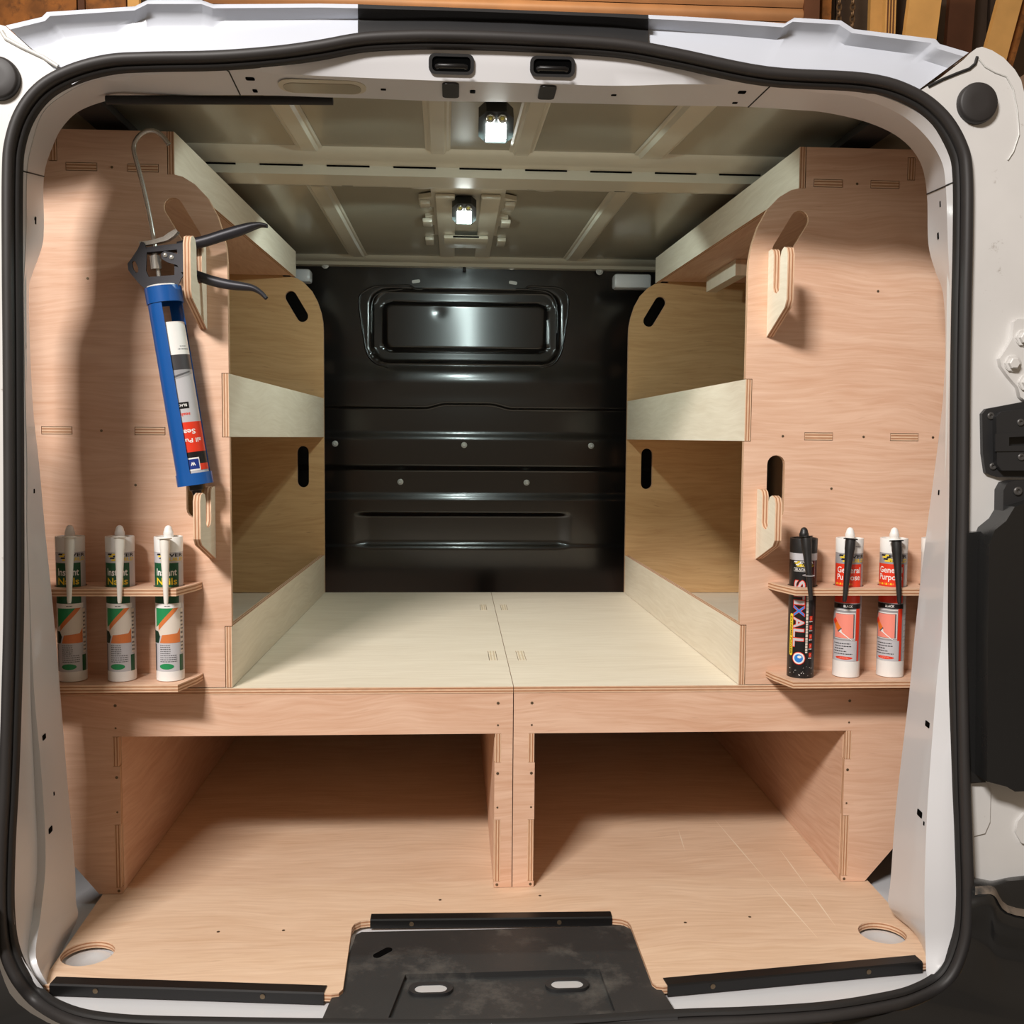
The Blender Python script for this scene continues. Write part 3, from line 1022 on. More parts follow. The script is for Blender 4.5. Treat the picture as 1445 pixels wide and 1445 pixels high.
for x, w in ((-0.30, 0.012), (0.30, 0.012), (-0.42, 0.006), (-0.22, 0.006), (0.20, 0.005), (0.24, 0.005), (0.10, 0.006), (-0.18, 0.004), (0.40, 0.006)):
    z = rz(0.77) - 0.0238
    slab('bow_hole_shade', rrect(x, 0.77, w * 1.6, w * 1.5, w * 0.3, 3), [], (0, 0, z - 0.001), (1, 0, 0), (0, -1, 0), 0.0015, [DARK], bow, ngon=True) if False else box('bow_hole_shade', (x - w, 0.768 - w * 0.7, z - 0.0015), (x + w, 0.768 + w * 0.7, z + 0.001), DARK, bow)
for x in (-0.14, 0.135, -0.36, 0.36):
    lathe('pressed_boss', [(0.030, 0.0), (0.022, 0.004), (0.012, 0.003), (0.0, 0.003)], ROOFL, bow, seg=20, xf=orient((x, 0.772, rz(0.77) - 0.0225), (0, 0.1, -1)))
rows = []
for i in range(31):
    x = -0.80 + 1.6 * i / 30
    rows.append([Vector((x, y, rz(y) - h)) for y, h in ((1.64, 0.0), (1.655, 0.008), (1.70, 0.010), (1.712, 0.018), (1.748, 0.018))])
loft('roof_end_flange', rows, ROOFL, ceil, smooth=30)
# centre bracket
cx = -0.035
outl = []
half = [(0.085, 0.80), (0.085, 0.90), (0.115, 0.92), (0.115, 0.99), (0.082, 1.01), (0.082, 1.10), (0.105, 1.12), (0.105, 1.20), (0.084, 1.22), (0.084, 1.34), (0.118, 1.36), (0.118, 1.46), (0.090, 1.48), (0.090, 1.58), (0.112, 1.60), (0.112, 1.70)]
outl = [(cx + a, b) for a, b in half] + [(cx - a, b) for a, b in half[::-1]]
br = slab('roof_bracket', [(a, -b) for a, b in outl], [], (0, 0, 1.3865), (1, 0, 0), (0, -1, 0), 0.010, [ROOFL, ROOFL], ceil, bevel=0.003, ngon=True)
for sx in (-1, 1):
    for y0, y1 in ((0.93, 0.98), (1.13, 1.19), (1.37, 1.45)):
        a, b = sorted((cx + sx * 0.088, cx + sx * 0.112))
        box('bracket_tab', (a, y0, 1.376), (b, y1, 1.386), ROOFL, br, bevel=0.002)
    a, b = sorted((cx + sx * 0.030, cx + sx * 0.075))
    box('bracket_step', (a, 0.86, 1.374), (b, 1.62, 1.386), ROOFL, br, bevel=0.003)
box('bracket_bridge', (cx - 0.06, 1.28, 1.364), (cx + 0.06, 1.42, 1.374), ROOFL, br, bevel=0.003)
box('bracket_slot_shade', (cx - 0.035, 1.279, 1.3665), (cx + 0.035, 1.281, 1.371), DARK, br)
cb = at(655, 374, 1.72)
tube('cable', [cb + Vector((0, 0, 0.012)), cb, cb + Vector((0.001, 0.0, -0.02))], 0.005, RUBBER2, van)
# side rails along the roof
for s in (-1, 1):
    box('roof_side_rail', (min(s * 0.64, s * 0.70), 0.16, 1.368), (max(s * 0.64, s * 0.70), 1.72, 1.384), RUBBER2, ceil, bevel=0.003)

# ================================================================== PLYWOOD FLOOR
FT = 0.012
fp = [(-0.688, 0.012), (-0.684, 0.004), (-0.676, 0.001)]
fp += [(-0.245, -0.042), (-0.234, -0.040), (-0.229, -0.030)]
fp += [(-0.235, 0.165), (-0.232, 0.178), (-0.222, 0.188), (-0.210, 0.191)]
fp += [(0.215, 0.183), (0.228, 0.180), (0.237, 0.171), (0.240, 0.158)]
fp += [(0.241, -0.030), (0.246, -0.040), (0.256, -0.042)]
fp += [(0.690, 0.012), (0.704, 0.016), (0.714, 0.028), (0.718, 0.05)]
fp += [(0.720, 0.40), (0.72, 1.46), (-0.70, 1.46), (-0.700, 0.40)]
floor_t = thing('floor_board', 'pale plywood van floor with front notch and two round holes', 'floor board', (0, 0.6, 0))
hl = atz(124, 1345, 0)
hr = atz(1245, 1316, 0)
panel = slab('panel', fp, [circle(hl.x, hl.y, 0.041), circle(hr.x, hr.y, 0.039)], (0, 0, 0), (1, 0, 0), (0, 1, 0), FT, [FLOORPLY, EDGE], floor_t)
for c in (hl, hr):
    lathe('lashing_eye', [(0.037, 0.0), (0.036, 0.004), (0.026, 0.004), (0.022, 0.001), (0.0, 0.001)], SILVER, floor_t, seg=28, xf=Matrix.Translation((c.x, c.y, -0.0175)))


def edge_strip(a, b, w, h):
    """black angle strip: top flange w wide and front flange h high along a-b"""
    a, b = Vector(a), Vector(b)
    d = (b - a).normalized()
    n = Vector((d.y, -d.x, 0))
    t = 0.002
    bm = bmesh.new()
    sec = [(-w, t), (0, t), (t * 1.2, 0), (t * 1.2, -h), (0.0004, -h), (0.0004, 0.0004), (-w, 0.0004)]
    rr = [[bm.verts.new(p + n * x + Vector((0, 0, z))) for x, z in sec] for p in (a, b)]
    for i in range(len(sec)):
        j = (i + 1) % len(sec)
        bm.faces.new((rr[0][i], rr[0][j], rr[1][j], rr[1][i]))
    bm.faces.new(rr[0][::-1])
    bm.faces.new(rr[1])
    o = link('edge_strip', finish(bm, 'edge_strip', STRIPM), floor_t)
    L = (b - a).length
    for f in (0.17, 0.78):
        screw(a + d * L * f + n * 0.0026 + Vector((0, 0, -0.006)), n, o, 1.2, name='screw')
    return o


edge_strip((-0.672, 0.0015, 0), (-0.256, -0.0412, 0), 0.020, 0.016)
edge_strip((-0.206, 0.1905, 0), (0.212, 0.1835, 0), 0.020, 0.014)
edge_strip((0.262, -0.0412, 0), (0.684, 0.0115, 0), 0.020, 0.016)
for (u, v) in ((308, 1315), (400, 1313), (967, 1302), (1058, 1294), (621, 1270), (762, 1264)):
    q = atz(u, v, 0)
    screw(q, (0, 0, 1), floor_t, 0.8)

scr = mat('scratched_veneer', srgb(240, 220, 196), 0.6)
for (u0, v0, u1, v1) in ((1009, 1157, 1080, 1240), (1082, 1243, 1154, 1324), (1099, 1197, 1140, 1253), (1142, 1256, 1179, 1307), (957, 1170, 967, 1202)):
    a, b = atz(u0, v0, 0), atz(u1, v1, 0)
    d = (b - a).normalized()
    slab('scratch', [(0, 0), ((b - a).length * 0.5, -0.0011), ((b - a).length, 0), ((b - a).length * 0.5, 0.0011)], [], a + Vector((0, 0, 0.0003)), d, Vector((0, 0, 1)).cross(d), 0.0004, [scr], panel, ngon=True)

# ================================================================== BED / DRAWER-BAY UNITS
UY, TH = 0.31, 0.012
BZ = 0.378


def tenon(parent, x0, z0, x1, z1, vert, y=UY, local=False):
    """end of a tongue showing flush in a panel's front"""
    m = slab_mesh('tenon', rect(0, 0, x1 - x0, z1 - z0), [], (x0, y - 0.0004, z0), (1, 0, 0), (0, 0, 1), TH - 0.001, [EDGE, EDGE])
    uvl = m.uv_layers['UVMap'].data
    for p in m.polygons:
        if p.material_index == 0:
            for li in p.loop_indices:
                c = m.vertices[m.loops[li].vertex_index].co
                uvl[li].uv = ((c.z, (c.x - x0) / (x1 - x0)) if vert else (c.x, (c.z - z0) / (z1 - z0)))
    return link('tenon', m, parent)


GAP = 0.0011


def bay_unit(s, label):
    """s=-1 left, +1 right of the seam"""
    sx = 0.045
    t = thing('bed_unit', label, 'storage unit', (0.4 * s, 0.9, 0.0005), 'plywood bed units over the floor')
    if s < 0:
        o_edge, i_edge = -0.662, 0.011        # opening outer / inner
        pts = [(sx - 0.0008, 0.0008), (i_edge, 0.0008)]
        up = lambda x, z0, z1, w: [(x, z0), (x + w, z0), (x + w, z1), (x, z1)]
        pts += up(i_edge, 0.012, 0.129, TH) + up(i_edge, 0.236, 0.289, TH)
        pts = pts[:-1] + [(i_edge + TH, 0.2905), (i_edge, 0.2905)]
        pts += [(o_edge, 0.2905), (o_edge - TH, 0.2905), (o_edge - TH, 0.236), (o_edge, 0.236), (o_edge, 0.129), (o_edge - TH, 0.129), (o_edge - TH, 0.012), (o_edge, 0.012), (o_edge, 0.0008)]
        pts += [(-0.703, 0.0008), (-0.80, 0.12), (-0.80, BZ - TH - 0.0006), (sx - 0.0008, BZ - TH - 0.0006)]
        xa, xb = -0.80, sx - 0.0006
    else:
        o_edge, i_edge = 0.666, 0.085
        pts = [(sx + 0.0008, 0.0008), (i_edge, 0.0008), (i_edge, 0.012), (i_edge - TH, 0.012), (i_edge - TH, 0.129), (i_edge, 0.129), (i_edge, 0.236), (i_edge - TH, 0.236), (i_edge - TH, 0.2905), (i_edge, 0.2905)]
        pts += [(o_edge, 0.2905), (o_edge + TH, 0.2905), (o_edge + TH, 0.236), (o_edge, 0.236), (o_edge, 0.129), (o_edge + TH, 0.129), (o_edge + TH, 0.012), (o_edge, 0.012), (o_edge, 0.0008)]
        pts += [(0.712, 0.0008), (0.82, 0.130), (0.82, BZ - TH - 0.0006), (sx + 0.0008, BZ - TH - 0.0006)]
        xa, xb = sx + 0.0006, 0.82
    slab('front_panel', pts, [], (0, UY, 0), (1, 0, 0), (0, 0, 1), TH, [PEACH, EDGE], t)
    for e, d in ((i_edge, -s), (o_edge, s)):
        lo, hi = sorted((e, e + d * TH))
        # side panel behind the front
        ax = (0, -1, 0) if d > 0 else (0, 1, 0)
        x = e + (0.0 if d > 0 else 0.0)
        yy = (-UY - TH - 0.0004, -1.44) if d > 0 else (UY + TH + 0.0004, 1.44)
        side = slab('side_panel', rect(min(yy), 0.0008, max(yy), BZ - TH - 0.0008), [], (x, 0, 0), ax, (0, 0, 1), TH, [PEACH, EDGE], t)
        for z0, z1 in ((0.012, 0.129), (0.236, 0.2905)):
            tenon(side, lo + (GAP if d > 0 else 0), z0 + GAP * 0.6, hi - (0 if d > 0 else 0) - (0 if d > 0 else GAP), z1 - GAP * 0.6, True)
        xm = 0.5 * (lo + hi)
        for z in (0.006, 0.152, 0.216, 0.306, 0.347):
            screw((xm, UY, z), (0, -1, 0), t, 0.55 if z in (0.152, 0.306) else 0.8)
    # top with the tongues that show near the seam
    tp = [(xa, UY - 0.001), (xb, UY - 0.001), (xb, 1.452), (xa, 1.452)]
    holes = []
    marks = []
    for (u, v) in (((682, 857), (695, 925)) if s < 0 else ((711, 857), (735, 925))):
        q = atz(u, v, BZ)
        holes.append(rect(q.x - 0.0086, q.y - 0.0460, q.x + 0.0086, q.y + 0.0460))
        marks.append(q)
    top = slab('top_panel', tp, holes, (0, 0, BZ), (1, 0, 0), (0, 1, 0), TH, [CREAM, EDGE], t)
    for q in marks:
        m = slab_mesh('tenon', rect(q.x - 0.0074, q.y - 0.0450, q.x + 0.0074, q.y + 0.0450), [], (0, 0, BZ + 0.0003), (1, 0, 0), (0, 1, 0), TH - 0.001, [EDGE_CREAM, EDGE_CREAM])
        uvl = m.uv_layers['UVMap'].data
        for p in m.polygons:
            if p.material_index == 0:
                for li in p.loop_indices:
                    c = m.vertices[m.loops[li].vertex_index].co
                    uvl[li].uv = (c.y, (c.x - q.x + 0.0074) / 0.0148)
        link('tenon', m, top)
    return t


bay_unit(-1, 'left half of the plywood bed, open bay below, beside the dark floor hole')
bay_unit(1, 'right half of the plywood bed, open bay with scratched floor below')

# ================================================================== SHELVING UNITS
LIPS = ((0.379, 0.489), (0.828, 0.939))
ARCH = [(0.461, 1.13), (0.462, 1.152), (0.467, 1.180), (0.477, 1.211), (0.493, 1.241), (0.515, 1.264), (0.535, 1.276), (0.549, 1.2795)]
SLOT1 = stadium(0.520, 1.170, 0.552, 1.224, 0.0165)
SLOT2 = stadium(0.521, 0.700, 0.521, 0.786, 0.0165)
FTEN = [(0.577, 1.2835, 0.628, 1.2955, False), (0.681, 1.2835, 0.732, 1.2955, False), (0.573, 0.831, 0.624, 0.843, False), (0.733, 0.831, 0.784, 0.843, False), (0.748, 1.299, 0.760, 1.337, True)]


def shelving(s, label):
    t = thing('shelving_unit', label, 'shelving', (0.62 * s, 0.9, BZ + 0.0005), 'plywood shelving units on the bed')
    m = lambda pts, dx=0.0: [(s * (p[0] + dx), p[1]) for p in pts]
    outline = [(0.4735, 0.3795), (0.4735, 0.4905), (0.461, 0.4905), (0.461, 0.827), (0.4735, 0.827), (0.4735, 0.940), (0.461, 0.940)] + ARCH + [(0.5615, 1.2795), (0.5615, 1.352), (0.810, 1.352), (0.840, 1.15), (0.862, 1.05), (0.862, 0.3795)]
    holes = [SLOT1, SLOT2] + [rect(a - GAP, b - GAP, c + GAP, d + GAP) for a, b, c, d, v in FTEN]
    slab('front_panel', m(outline), [m(h) for h in holes], (0, UY, 0), (1, 0, 0), (0, 0, 1), TH, [PEACH, EDGE], t)
    for a, b, c, d, v in FTEN:
        x0, x1 = sorted((s * a, s * c))
        tenon(t, x0, b, x1, d, v)
    for x, z in ((0.655, 1.2895), (0.532, 0.837), (0.682, 0.837), (0.812, 0.837), (0.625, 0.742), (0.70, 1.10)):
        screw((s * x, UY, z), (0, -1, 0), t, 0.7)
    # far end panel, a little closer to the middle
    sh = -0.024
    end = [(0.461, 0.3795), (0.461, 1.13)] + ARCH[1:] + [(0.575, 1.2795), (0.5755, 1.352), (0.800, 1.352), (0.84, 1.1), (0.87, 0.9), (0.87, 0.3795)]
    slab('end_panel', m(end, sh), [m(SLOT1, sh), m(SLOT2, sh)], (0, 1.44, 0), (1, 0, 0), (0, 0, 1), TH, [GOLD, EDGE], t)
    # lips
    yb = 1.4395
    for z0, z1, xf, xb in ((0.379, 0.489, 0.461, 0.437), (0.828, 0.939, 0.461, 0.437), (1.2800, 1.352, 0.549, 0.515)):
        a, b = Vector((s * xf, UY - 0.0004, 0)), Vector((s * xb, yb + TH, 0))
        if s > 0:
            o, ax = b, (a - b)
        else:
            o, ax = a, (b - a)
        slab('shelf_lip', rect(0, z0, ax.length, z1), [], (o.x, o.y, 0), ax, (0, 0, 1), TH - 0.001, [CREAM, EDGE], t)
    # shelf boards
    for z, xf, xb, xo in ((0.843, 0.474, 0.450, 0.83), (1.2955, 0.562, 0.529, 0.785)):
        slab('shelf_board', [(s * xf, UY + TH + 0.0006), (s * xo, UY + TH + 0.0006), (s * xo, 1.4394), (s * xb, 1.4394)], [], (0, 0, z), (1, 0, 0), (0, 1, 0), TH, [PEACH, EDGE], t, swap=True)
    # hooks: plates standing out of the front panel, one above, one below
    hk0 = [(0.0, 0.0), (0.082, 0.038), (0.090, 0.050), (0.090, 0.120), (0.085, 0.131), (0.073, 0.135), (0.062, 0.131), (0.057, 0.120), (0.057, 0.076), (0.052, 0.068), (0.042, 0.066), (0.031, 0.070), (0.026, 0.078), (0.026, 0.130), (0.022, 0.139), (0.015, 0.143), (0.0, 0.143)]
    for x, z, sc in ((0.497, 1.015, 1.07), (0.487, 0.612, 0.90)):
        hk = [(a * 1.2, b * sc) for a, b in hk0]
        if s > 0:
            slab('tool_hook', hk, [], (x, UY - 0.0004, z), (0, -1, 0), (0, 0, 1), 0.012, [CREAM, EDGE], t, bevel=0.0008)
        else:
            slab('tool_hook', [(-a, b) for a, b in hk], [], (-x, UY - 0.0004, z), (0, 1, 0), (0, 0, 1), 0.012, [CREAM, EDGE], t, bevel=0.0008)
        w0, w1 = sorted((s * (x - 0.0075), s * (x - 0.004)))
        box('hook_joint', (w0, UY - 0.0012, z + 0.045), (w1, UY + 0.004, z + 0.085), DARK if False else SCREWM, t) if False else None
    # cartridge rack: upper board bored for the cartridges, lower board whole
    def board(z, inner, bore):
        p = [(inner, UY - 0.0005), (inner + 0.004, UY - 0.028), (inner + 0.022, UY - 0.088), (0.835, UY - 0.088), (0.835, UY - 0.0005)]
        hs = [circle(cxx, 0.2655, 0.0262, 28) for cxx in bore]
        return slab('rack_board', [(s * a, b) for a, b in p], [[(s * a, b) for a, b in h] for h in hs], (0, 0, z), (1, 0, 0), (0, 1, 0), 0.0125, [PEACH, EDGE], t)
    return t, board


RC = (0.5610, 0.6450, 0.7265, 0.8030)
LC = (0.5575, 0.6400, 0.7240)
un_l, bd_l = shelving(-1, 'left plywood shelving unit holding the caulking gun')
un_r, bd_r = shelving(1, 'right plywood shelving unit with two empty tool hooks')
RACK_T, RACK_B = 0.5705, 0.4055
bd_l(RACK_T, 0.512, LC)
bd_l(RACK_B, 0.512, ())
bd_r(RACK_T, 0.512, RC)
bd_r(RACK_B, 0.512, ())
# ply cleats inside the right unit
cl1 = slab('cleat', rect(0, 0, 0.030, 0.040), [], (0.640, 1.05, 1.2425), (1, 0, 0), (0, 0, 1), 0.30, [EDGE, CREAM], un_r)
blk = box('cleat', (0.52, 1.30, 1.268), (0.70, 1.34, 1.2830), CREAM, un_r) if False else None


# ================================================================== PRINTED LABELS
_txt = {}


def text_polys(body, offset=0.0, shear=0.0):
    key = (body, offset, shear)
    if key not in _txt:
        cu = bpy.data.curves.new('lettering', 'FONT')
        cu.body = body
        cu.size = 1.0
        cu.offset = offset
        cu.shear = shear
        cu.resolution_u = 3
        o = bpy.data.objects.new('lettering', cu)
        col.objects.link(o)
        dg = bpy.context.evaluated_depsgraph_get()
        ev = o.evaluated_get(dg)
        me = ev.to_mesh()
        vs = [(v.co.x, v.co.y) for v in me.vertices]
        fs = [tuple(p.vertices) for p in me.polygons]
        ev.to_mesh_clear()
        bpy.data.objects.remove(o)
        bpy.data.curves.remove(cu)
        _txt[key] = (vs, fs)
    return _txt[key]


class Label:
    """flat artwork in (s, z), wrapped onto a cylinder of radius r facing -Y"""

    def __init__(self, r):
        self.r = r
        self.bm = bmesh.new()
        self.mats = []

    def mi(self, m):
        if m not in self.mats:
            self.mats.append(m)
        return self.mats.index(m)

    def poly(self, pts, m, layer=1):
        if area2(pts) < 0:
            pts = pts[::-1]
        vs = [self.bm.verts.new((x, layer * 0.00012, z)) for x, z in pts]
        i = self.mi(m)
        if len(pts) <= 4:
            self.bm.faces.new(vs).material_index = i
        else:
            for t in tessellate_polygon([[Vector((x, z, 0)) for x, z in pts]]):
                try:
                    self.bm.faces.new([vs[k] for k in t]).material_index = i
                except ValueError:
                    pass

    def rect(self, s0, z0, s1, z1, m, layer=1):
        self.poly([(s0, z0), (s1, z0), (s1, z1), (s0, z1)], m, layer)

    def ellipse(self, s, z, a, b, m, layer=1, n=24):
        self.poly([(s + a * math.cos(2 * math.pi * k / n), z + b * math.sin(2 * math.pi * k / n)) for k in range(n)], m, layer)

    def text(self, body, s, z, width, height, m, layer=2, rot=0, offset=0.0, shear=0.0, grow=0.0):
        """box of width x height whose lower left corner is (s, z); rot=-90 reads downwards from (s, z)"""
        vs, fs = text_polys(body, offset, shear)
        x0, x1 = min(v[0] for v in vs), max(v[0] for v in vs)
        y0, y1 = min(v[1] for v in vs), max(v[1] for v in vs)
        i = self.mi(m)
        out = []
        for x, y in vs:
            a = (x - x0) / (x1 - x0) * (width + 2 * grow) - grow
            b = (y - y0) / (y1 - y0) * (height + 2 * grow) - grow
            if rot == -90:
                a, b = b, -a
            out.append(self.bm.verts.new((s + a, layer * 0.00012, z + b)))
        for f in fs:
            try:
                self.bm.faces.new([out[k] for k in f]).material_index = i
            except ValueError:
                pass

    def words(self, s, z, width, h, m, layer=2, seed=1):
        """a line of print too small to read"""
        rnd = random.Random(seed)
        x = 0
        while x < width:
            w = rnd.uniform(0.0014, 0.0042)
            w = min(w, width - x)
            self.rect(s + x, z, s + x + w, z + h, m, layer)
            x += w + 0.0008

    def remap(self, table):
        """slide the artwork along the tube: table of (old z, new z), rising"""
        for v in self.bm.verts:
            z = v.co.z
            for (a, b), (c, d) in zip(table, table[1:]):
                if a <= z <= c:
                    v.co.z = b + (d - b) * (z - a) / (c - a)
                    break

    def build(self, name, parent, local=True):
        bm = self.bm
        r = self.r
        lo = min(v.co.x for v in bm.verts)
        hi = max(v.co.x for v in bm.verts)
        k = math.floor(lo / 0.003)
        while k * 0.003 < hi:
            bmesh.ops.bisect_plane(bm, geom=bm.verts[:] + bm.edges[:] + bm.faces[:], plane_co=(k * 0.003 + 0.00001, 0, 0), plane_no=(1, 0, 0), dist=1e-7)
            k += 1
        for v in bm.verts:
            a = v.co.x / r
            rr = r + v.co.y
            v.co = (rr * math.sin(a), -rr * math.cos(a), v.co.z)
        me = finish(bm, name, self.mats, recalc=False)
        bm2 = bmesh.new()
        bm2.from_mesh(me)
        for f in bm2.faces:
            c = f.calc_center_median()
            if f.normal.dot(Vector((c.x, c.y, 0))) < 0:
                f.normal_flip()
        bm2.to_mesh(me)
        bm2.free()
        return link(name, me, parent, local)


def brick_logo(L, s, z, h, m1, m2, bgm=None):
    """stepped brick emblem and the two-line maker's word"""
    b = h / 5
    for k in range(4):
        o = s + k * b * 0.9
        zz = z + h - (k + 1) * b * 1.15
        L.poly([(o, zz), (o + b * 3.0, zz), (o + b * 3.6, zz + b), (o + b * 0.6, zz + b)], m1 if k % 2 == 0 else m2, 2)
        L.poly([(o + b * 3.1, zz + 0.0001), (o + b * 5.4, zz + 0.0001), (o + b * 6.0, zz + b), (o + b * 3.7, zz + b)], m2 if k % 2 == 0 else m1, 2)
    w = h * 2.35
    L.text('EVER', s + h * 1.15, z + h * 0.56, w, h * 0.42, m1 if bgm is None else bgm, 3, offset=0.02)
    L.text('BUILD', s + h * 1.15, z + h * 0.06, w, h * 0.42, m2, 3, offset=0.02)


R = 0.0236
HT = 0.250      # body height, rack base to cap rim


def tube_body(parent, base_m, tube_m, cap_m, zb=0.030):
    lathe('tube', [(0.0, 0.002), (R - 0.002, 0.0), (R, 0.001), (R, zb, 0), (R - 0.0003, zb + 0.0002, 1), (R - 0.0003, HT - 0.026, 1), (R + 0.0002, HT - 0.0258, 2), (R + 0.0006, HT - 0.001, 2), (R + 0.0002, HT, 2), (R - 0.0022, HT, 2), (R - 0.003, HT - 0.004, 2), (0.008, HT - 0.005, 2), (0.0, HT - 0.005, 2)], [base_m, tube_m, cap_m], parent, seg=40, local=True, smooth=35)


def dome(parent, m):
    lathe('threaded_tip', [(0.0085, HT - 0.005), (0.0082, HT + 0.004), (0.0088, HT + 0.005), (0.0080, HT + 0.0065), (0.0084, HT + 0.0075), (0.0072, HT + 0.0095), (0.0066, HT + 0.013), (0.0050, HT + 0.0165), (0.0025, HT + 0.0185), (0.0, HT + 0.019)], m, parent, seg=20, local=True, smooth=60)


def nozzle_mesh(m, wide=0.0088):
    ln = 0.112
    return lathe_mesh('nozzle', [(0.0, -ln), (0.0028, -ln), (0.0036, -ln + 0.004), (0.0065, -0.045), (wide - 0.0006, -0.022), (wide, -0.018), (wide, -0.002), (wide + 0.0035, -0.0015), (wide + 0.0035, 0.0), (wide - 0.001, 0.0), (wide - 0.0015, -0.003), (0.0, -0.003)], m, seg=24)


NZ_BLACK = nozzle_mesh(BPLAS)
NZ_IVORY = nozzle_mesh(IVORY, 0.0082)


def nozzle(parent, me, x, z, tilt, lean, rz_=0.0):
    """hangs by its collar before the cap; tilt brings the tip forward, lean moves it sideways, rz_ moves it round the tube"""
    o = link('nozzle', me, parent, True)
    set_nozzle(o, x, z, tilt, lean, rz_)
    return o


def set_nozzle(o, x, z, tilt, lean, rz_=0.0):
    a = math.radians(rz_)
    d = 0.0355
    o.location = (x * math.cos(a) + d * math.sin(a), x * math.sin(a) - d * math.cos(a), z)
    o.rotation_euler = (math.radians(-tilt), math.radians(lean), a)


def general_purpose():
    L = Label(R)
    W = math.pi * R
    f0, f1 = -0.031, 0.0235           # the front panel of the print
    H = HT
    L.rect(-W, 0.0302, W, H - 0.0262, P['grey'])
    L.rect(0.027, 0.0302, W, H - 0.046, P['lgrey'], 1.5)
    # upper band
    brick_logo(L, -0.0205, H - 0.0425, 0.0145, P['black'], P['yellow'])
    zt = H - 0.045
    L.rect(f0, 0.150, f1, zt, P['red'], 2)
    L.text('General', -0.0225, zt - 0.0160, 0.043, 0.0108, P['white'], 3, offset=0.015)
    L.text('Purpose', -0.0225, zt - 0.0320, 0.043, 0.0138, P['white'], 3, offset=0.015)
    for k in range(9):
        a = f0 + 0.002 + k * 0.004
        L.poly([(a, zt - 0.0375), (a + 0.0036, zt - 0.0375), (a + 0.0028, zt - 0.0335), (a + 0.0018, zt - 0.0348), (a + 0.0008, zt - 0.0338)], P['yellow'] if k % 2 else P['orange'], 3)
    # black colour band
    L.rect(f0, 0.1395, f1 + 0.002, 0.1475, P['black'], 3)
    L.text('BLACK', -0.0075, 0.1415, 0.0155, 0.0042, P['white'], 4, offset=0.02)
    # picture of a window
    L.rect(f0, 0.085, 0.0150, 0.1385, P['grey'], 2)
    L.rect(-0.029, 0.1365, 0.0145, 0.1376, P['white'], 3)
    L.rect(-0.024, 0.0905, 0.0138, 0.1330, P['white'], 3)
    L.rect(-0.024, 0.0925, 0.0122, 0.1315, P['dgrey'], 4)
    L.rect(-0.024, 0.0935, 0.0098, 0.1310, P['pink'], 5)
    # cartridge and nozzle in the picture
    def rot(pts, c, a):
        return [(c[0] + x * math.cos(a) - y * math.sin(a), c[1] + x * math.sin(a) + y * math.cos(a)) for x, y in pts]
    a = math.radians(-50)
    c = (-0.0195, 0.1130)
    L.poly(rot(rect(-0.012, -0.0042, 0.0085, 0.0042), c, a), P['orange'], 6)
    L.poly(rot(rect(-0.012, -0.0042, -0.004, 0.0042), c, a), P['red'], 7)
    L.poly(rot(rect(0.0085, -0.0045, 0.0105, 0.0045), c, a), P['dgrey'], 7)
    L.poly(rot([(0.0105, -0.0030), (0.0140, -0.0015), (0.0140, 0.0015), (0.0105, 0.0030)], c, a), P['white'], 7)
    e = (c[0] + 0.0135 * math.cos(a), c[1] + 0.0135 * math.sin(a))
    L.poly([(e[0], e[1] + 0.0012), (e[0] - 0.0012, e[1] - 0.0004), (0.0075, 0.0868), (0.0085, 0.0872)], P['white'], 8)
    L.poly([(0.0075, 0.0868), (0.0140, 0.0866), (0.0140, 0.0880), (0.0080, 0.0878)], P['white'], 8)
    # red side stripe
    L.rect(0.0150, 0.085, 0.0235, 0.1395, P['red'], 3)
    L.rect(0.0190, 0.0302, 0.0235, 0.0860, P['red'], 3)
    L.rect(-0.0335, 0.0302, -0.0305, 0.085, P['pink'], 3)
    # text block
    L.rect(-0.0300, 0.0302, 0.0180, 0.0850, P['silver'], 3)
    for k, (w, i) in enumerate(((0.028, 0), (0.030, 0), (0.017, 0), (0.022, 0), (0.032, 0))):
        z = 0.0775 - k * 0.0058
        L.words(-0.0225, z, w, 0.0021, P['black'], 4, seed=k + 3)
        if k in (0, 3, 4):
            L.rect(-0.0252, z, -0.0240, z + 0.0021, P['black'], 4)
    L.ellipse(-0.005, 0.0410, 0.0155, 0.0056, P['red'], 4)
    L.words(-0.0115, 0.0420, 0.013, 0.0018, P['pink'], 5, seed=9)
    L.words(-0.0145, 0.0385, 0.019, 0.0018, P['pink'], 5, seed=10)
    for k in range(9):
        L.words(0.028, 0.058 + k * 0.009, 0.012, 0.0022, P['grey'], 2, seed=30 + k)
    # date stamp on the cap
    L2 = L
    L.words(0.009, H - 0.014, 0.010, 0.0016, P['grey'], 14, seed=20)
    return L


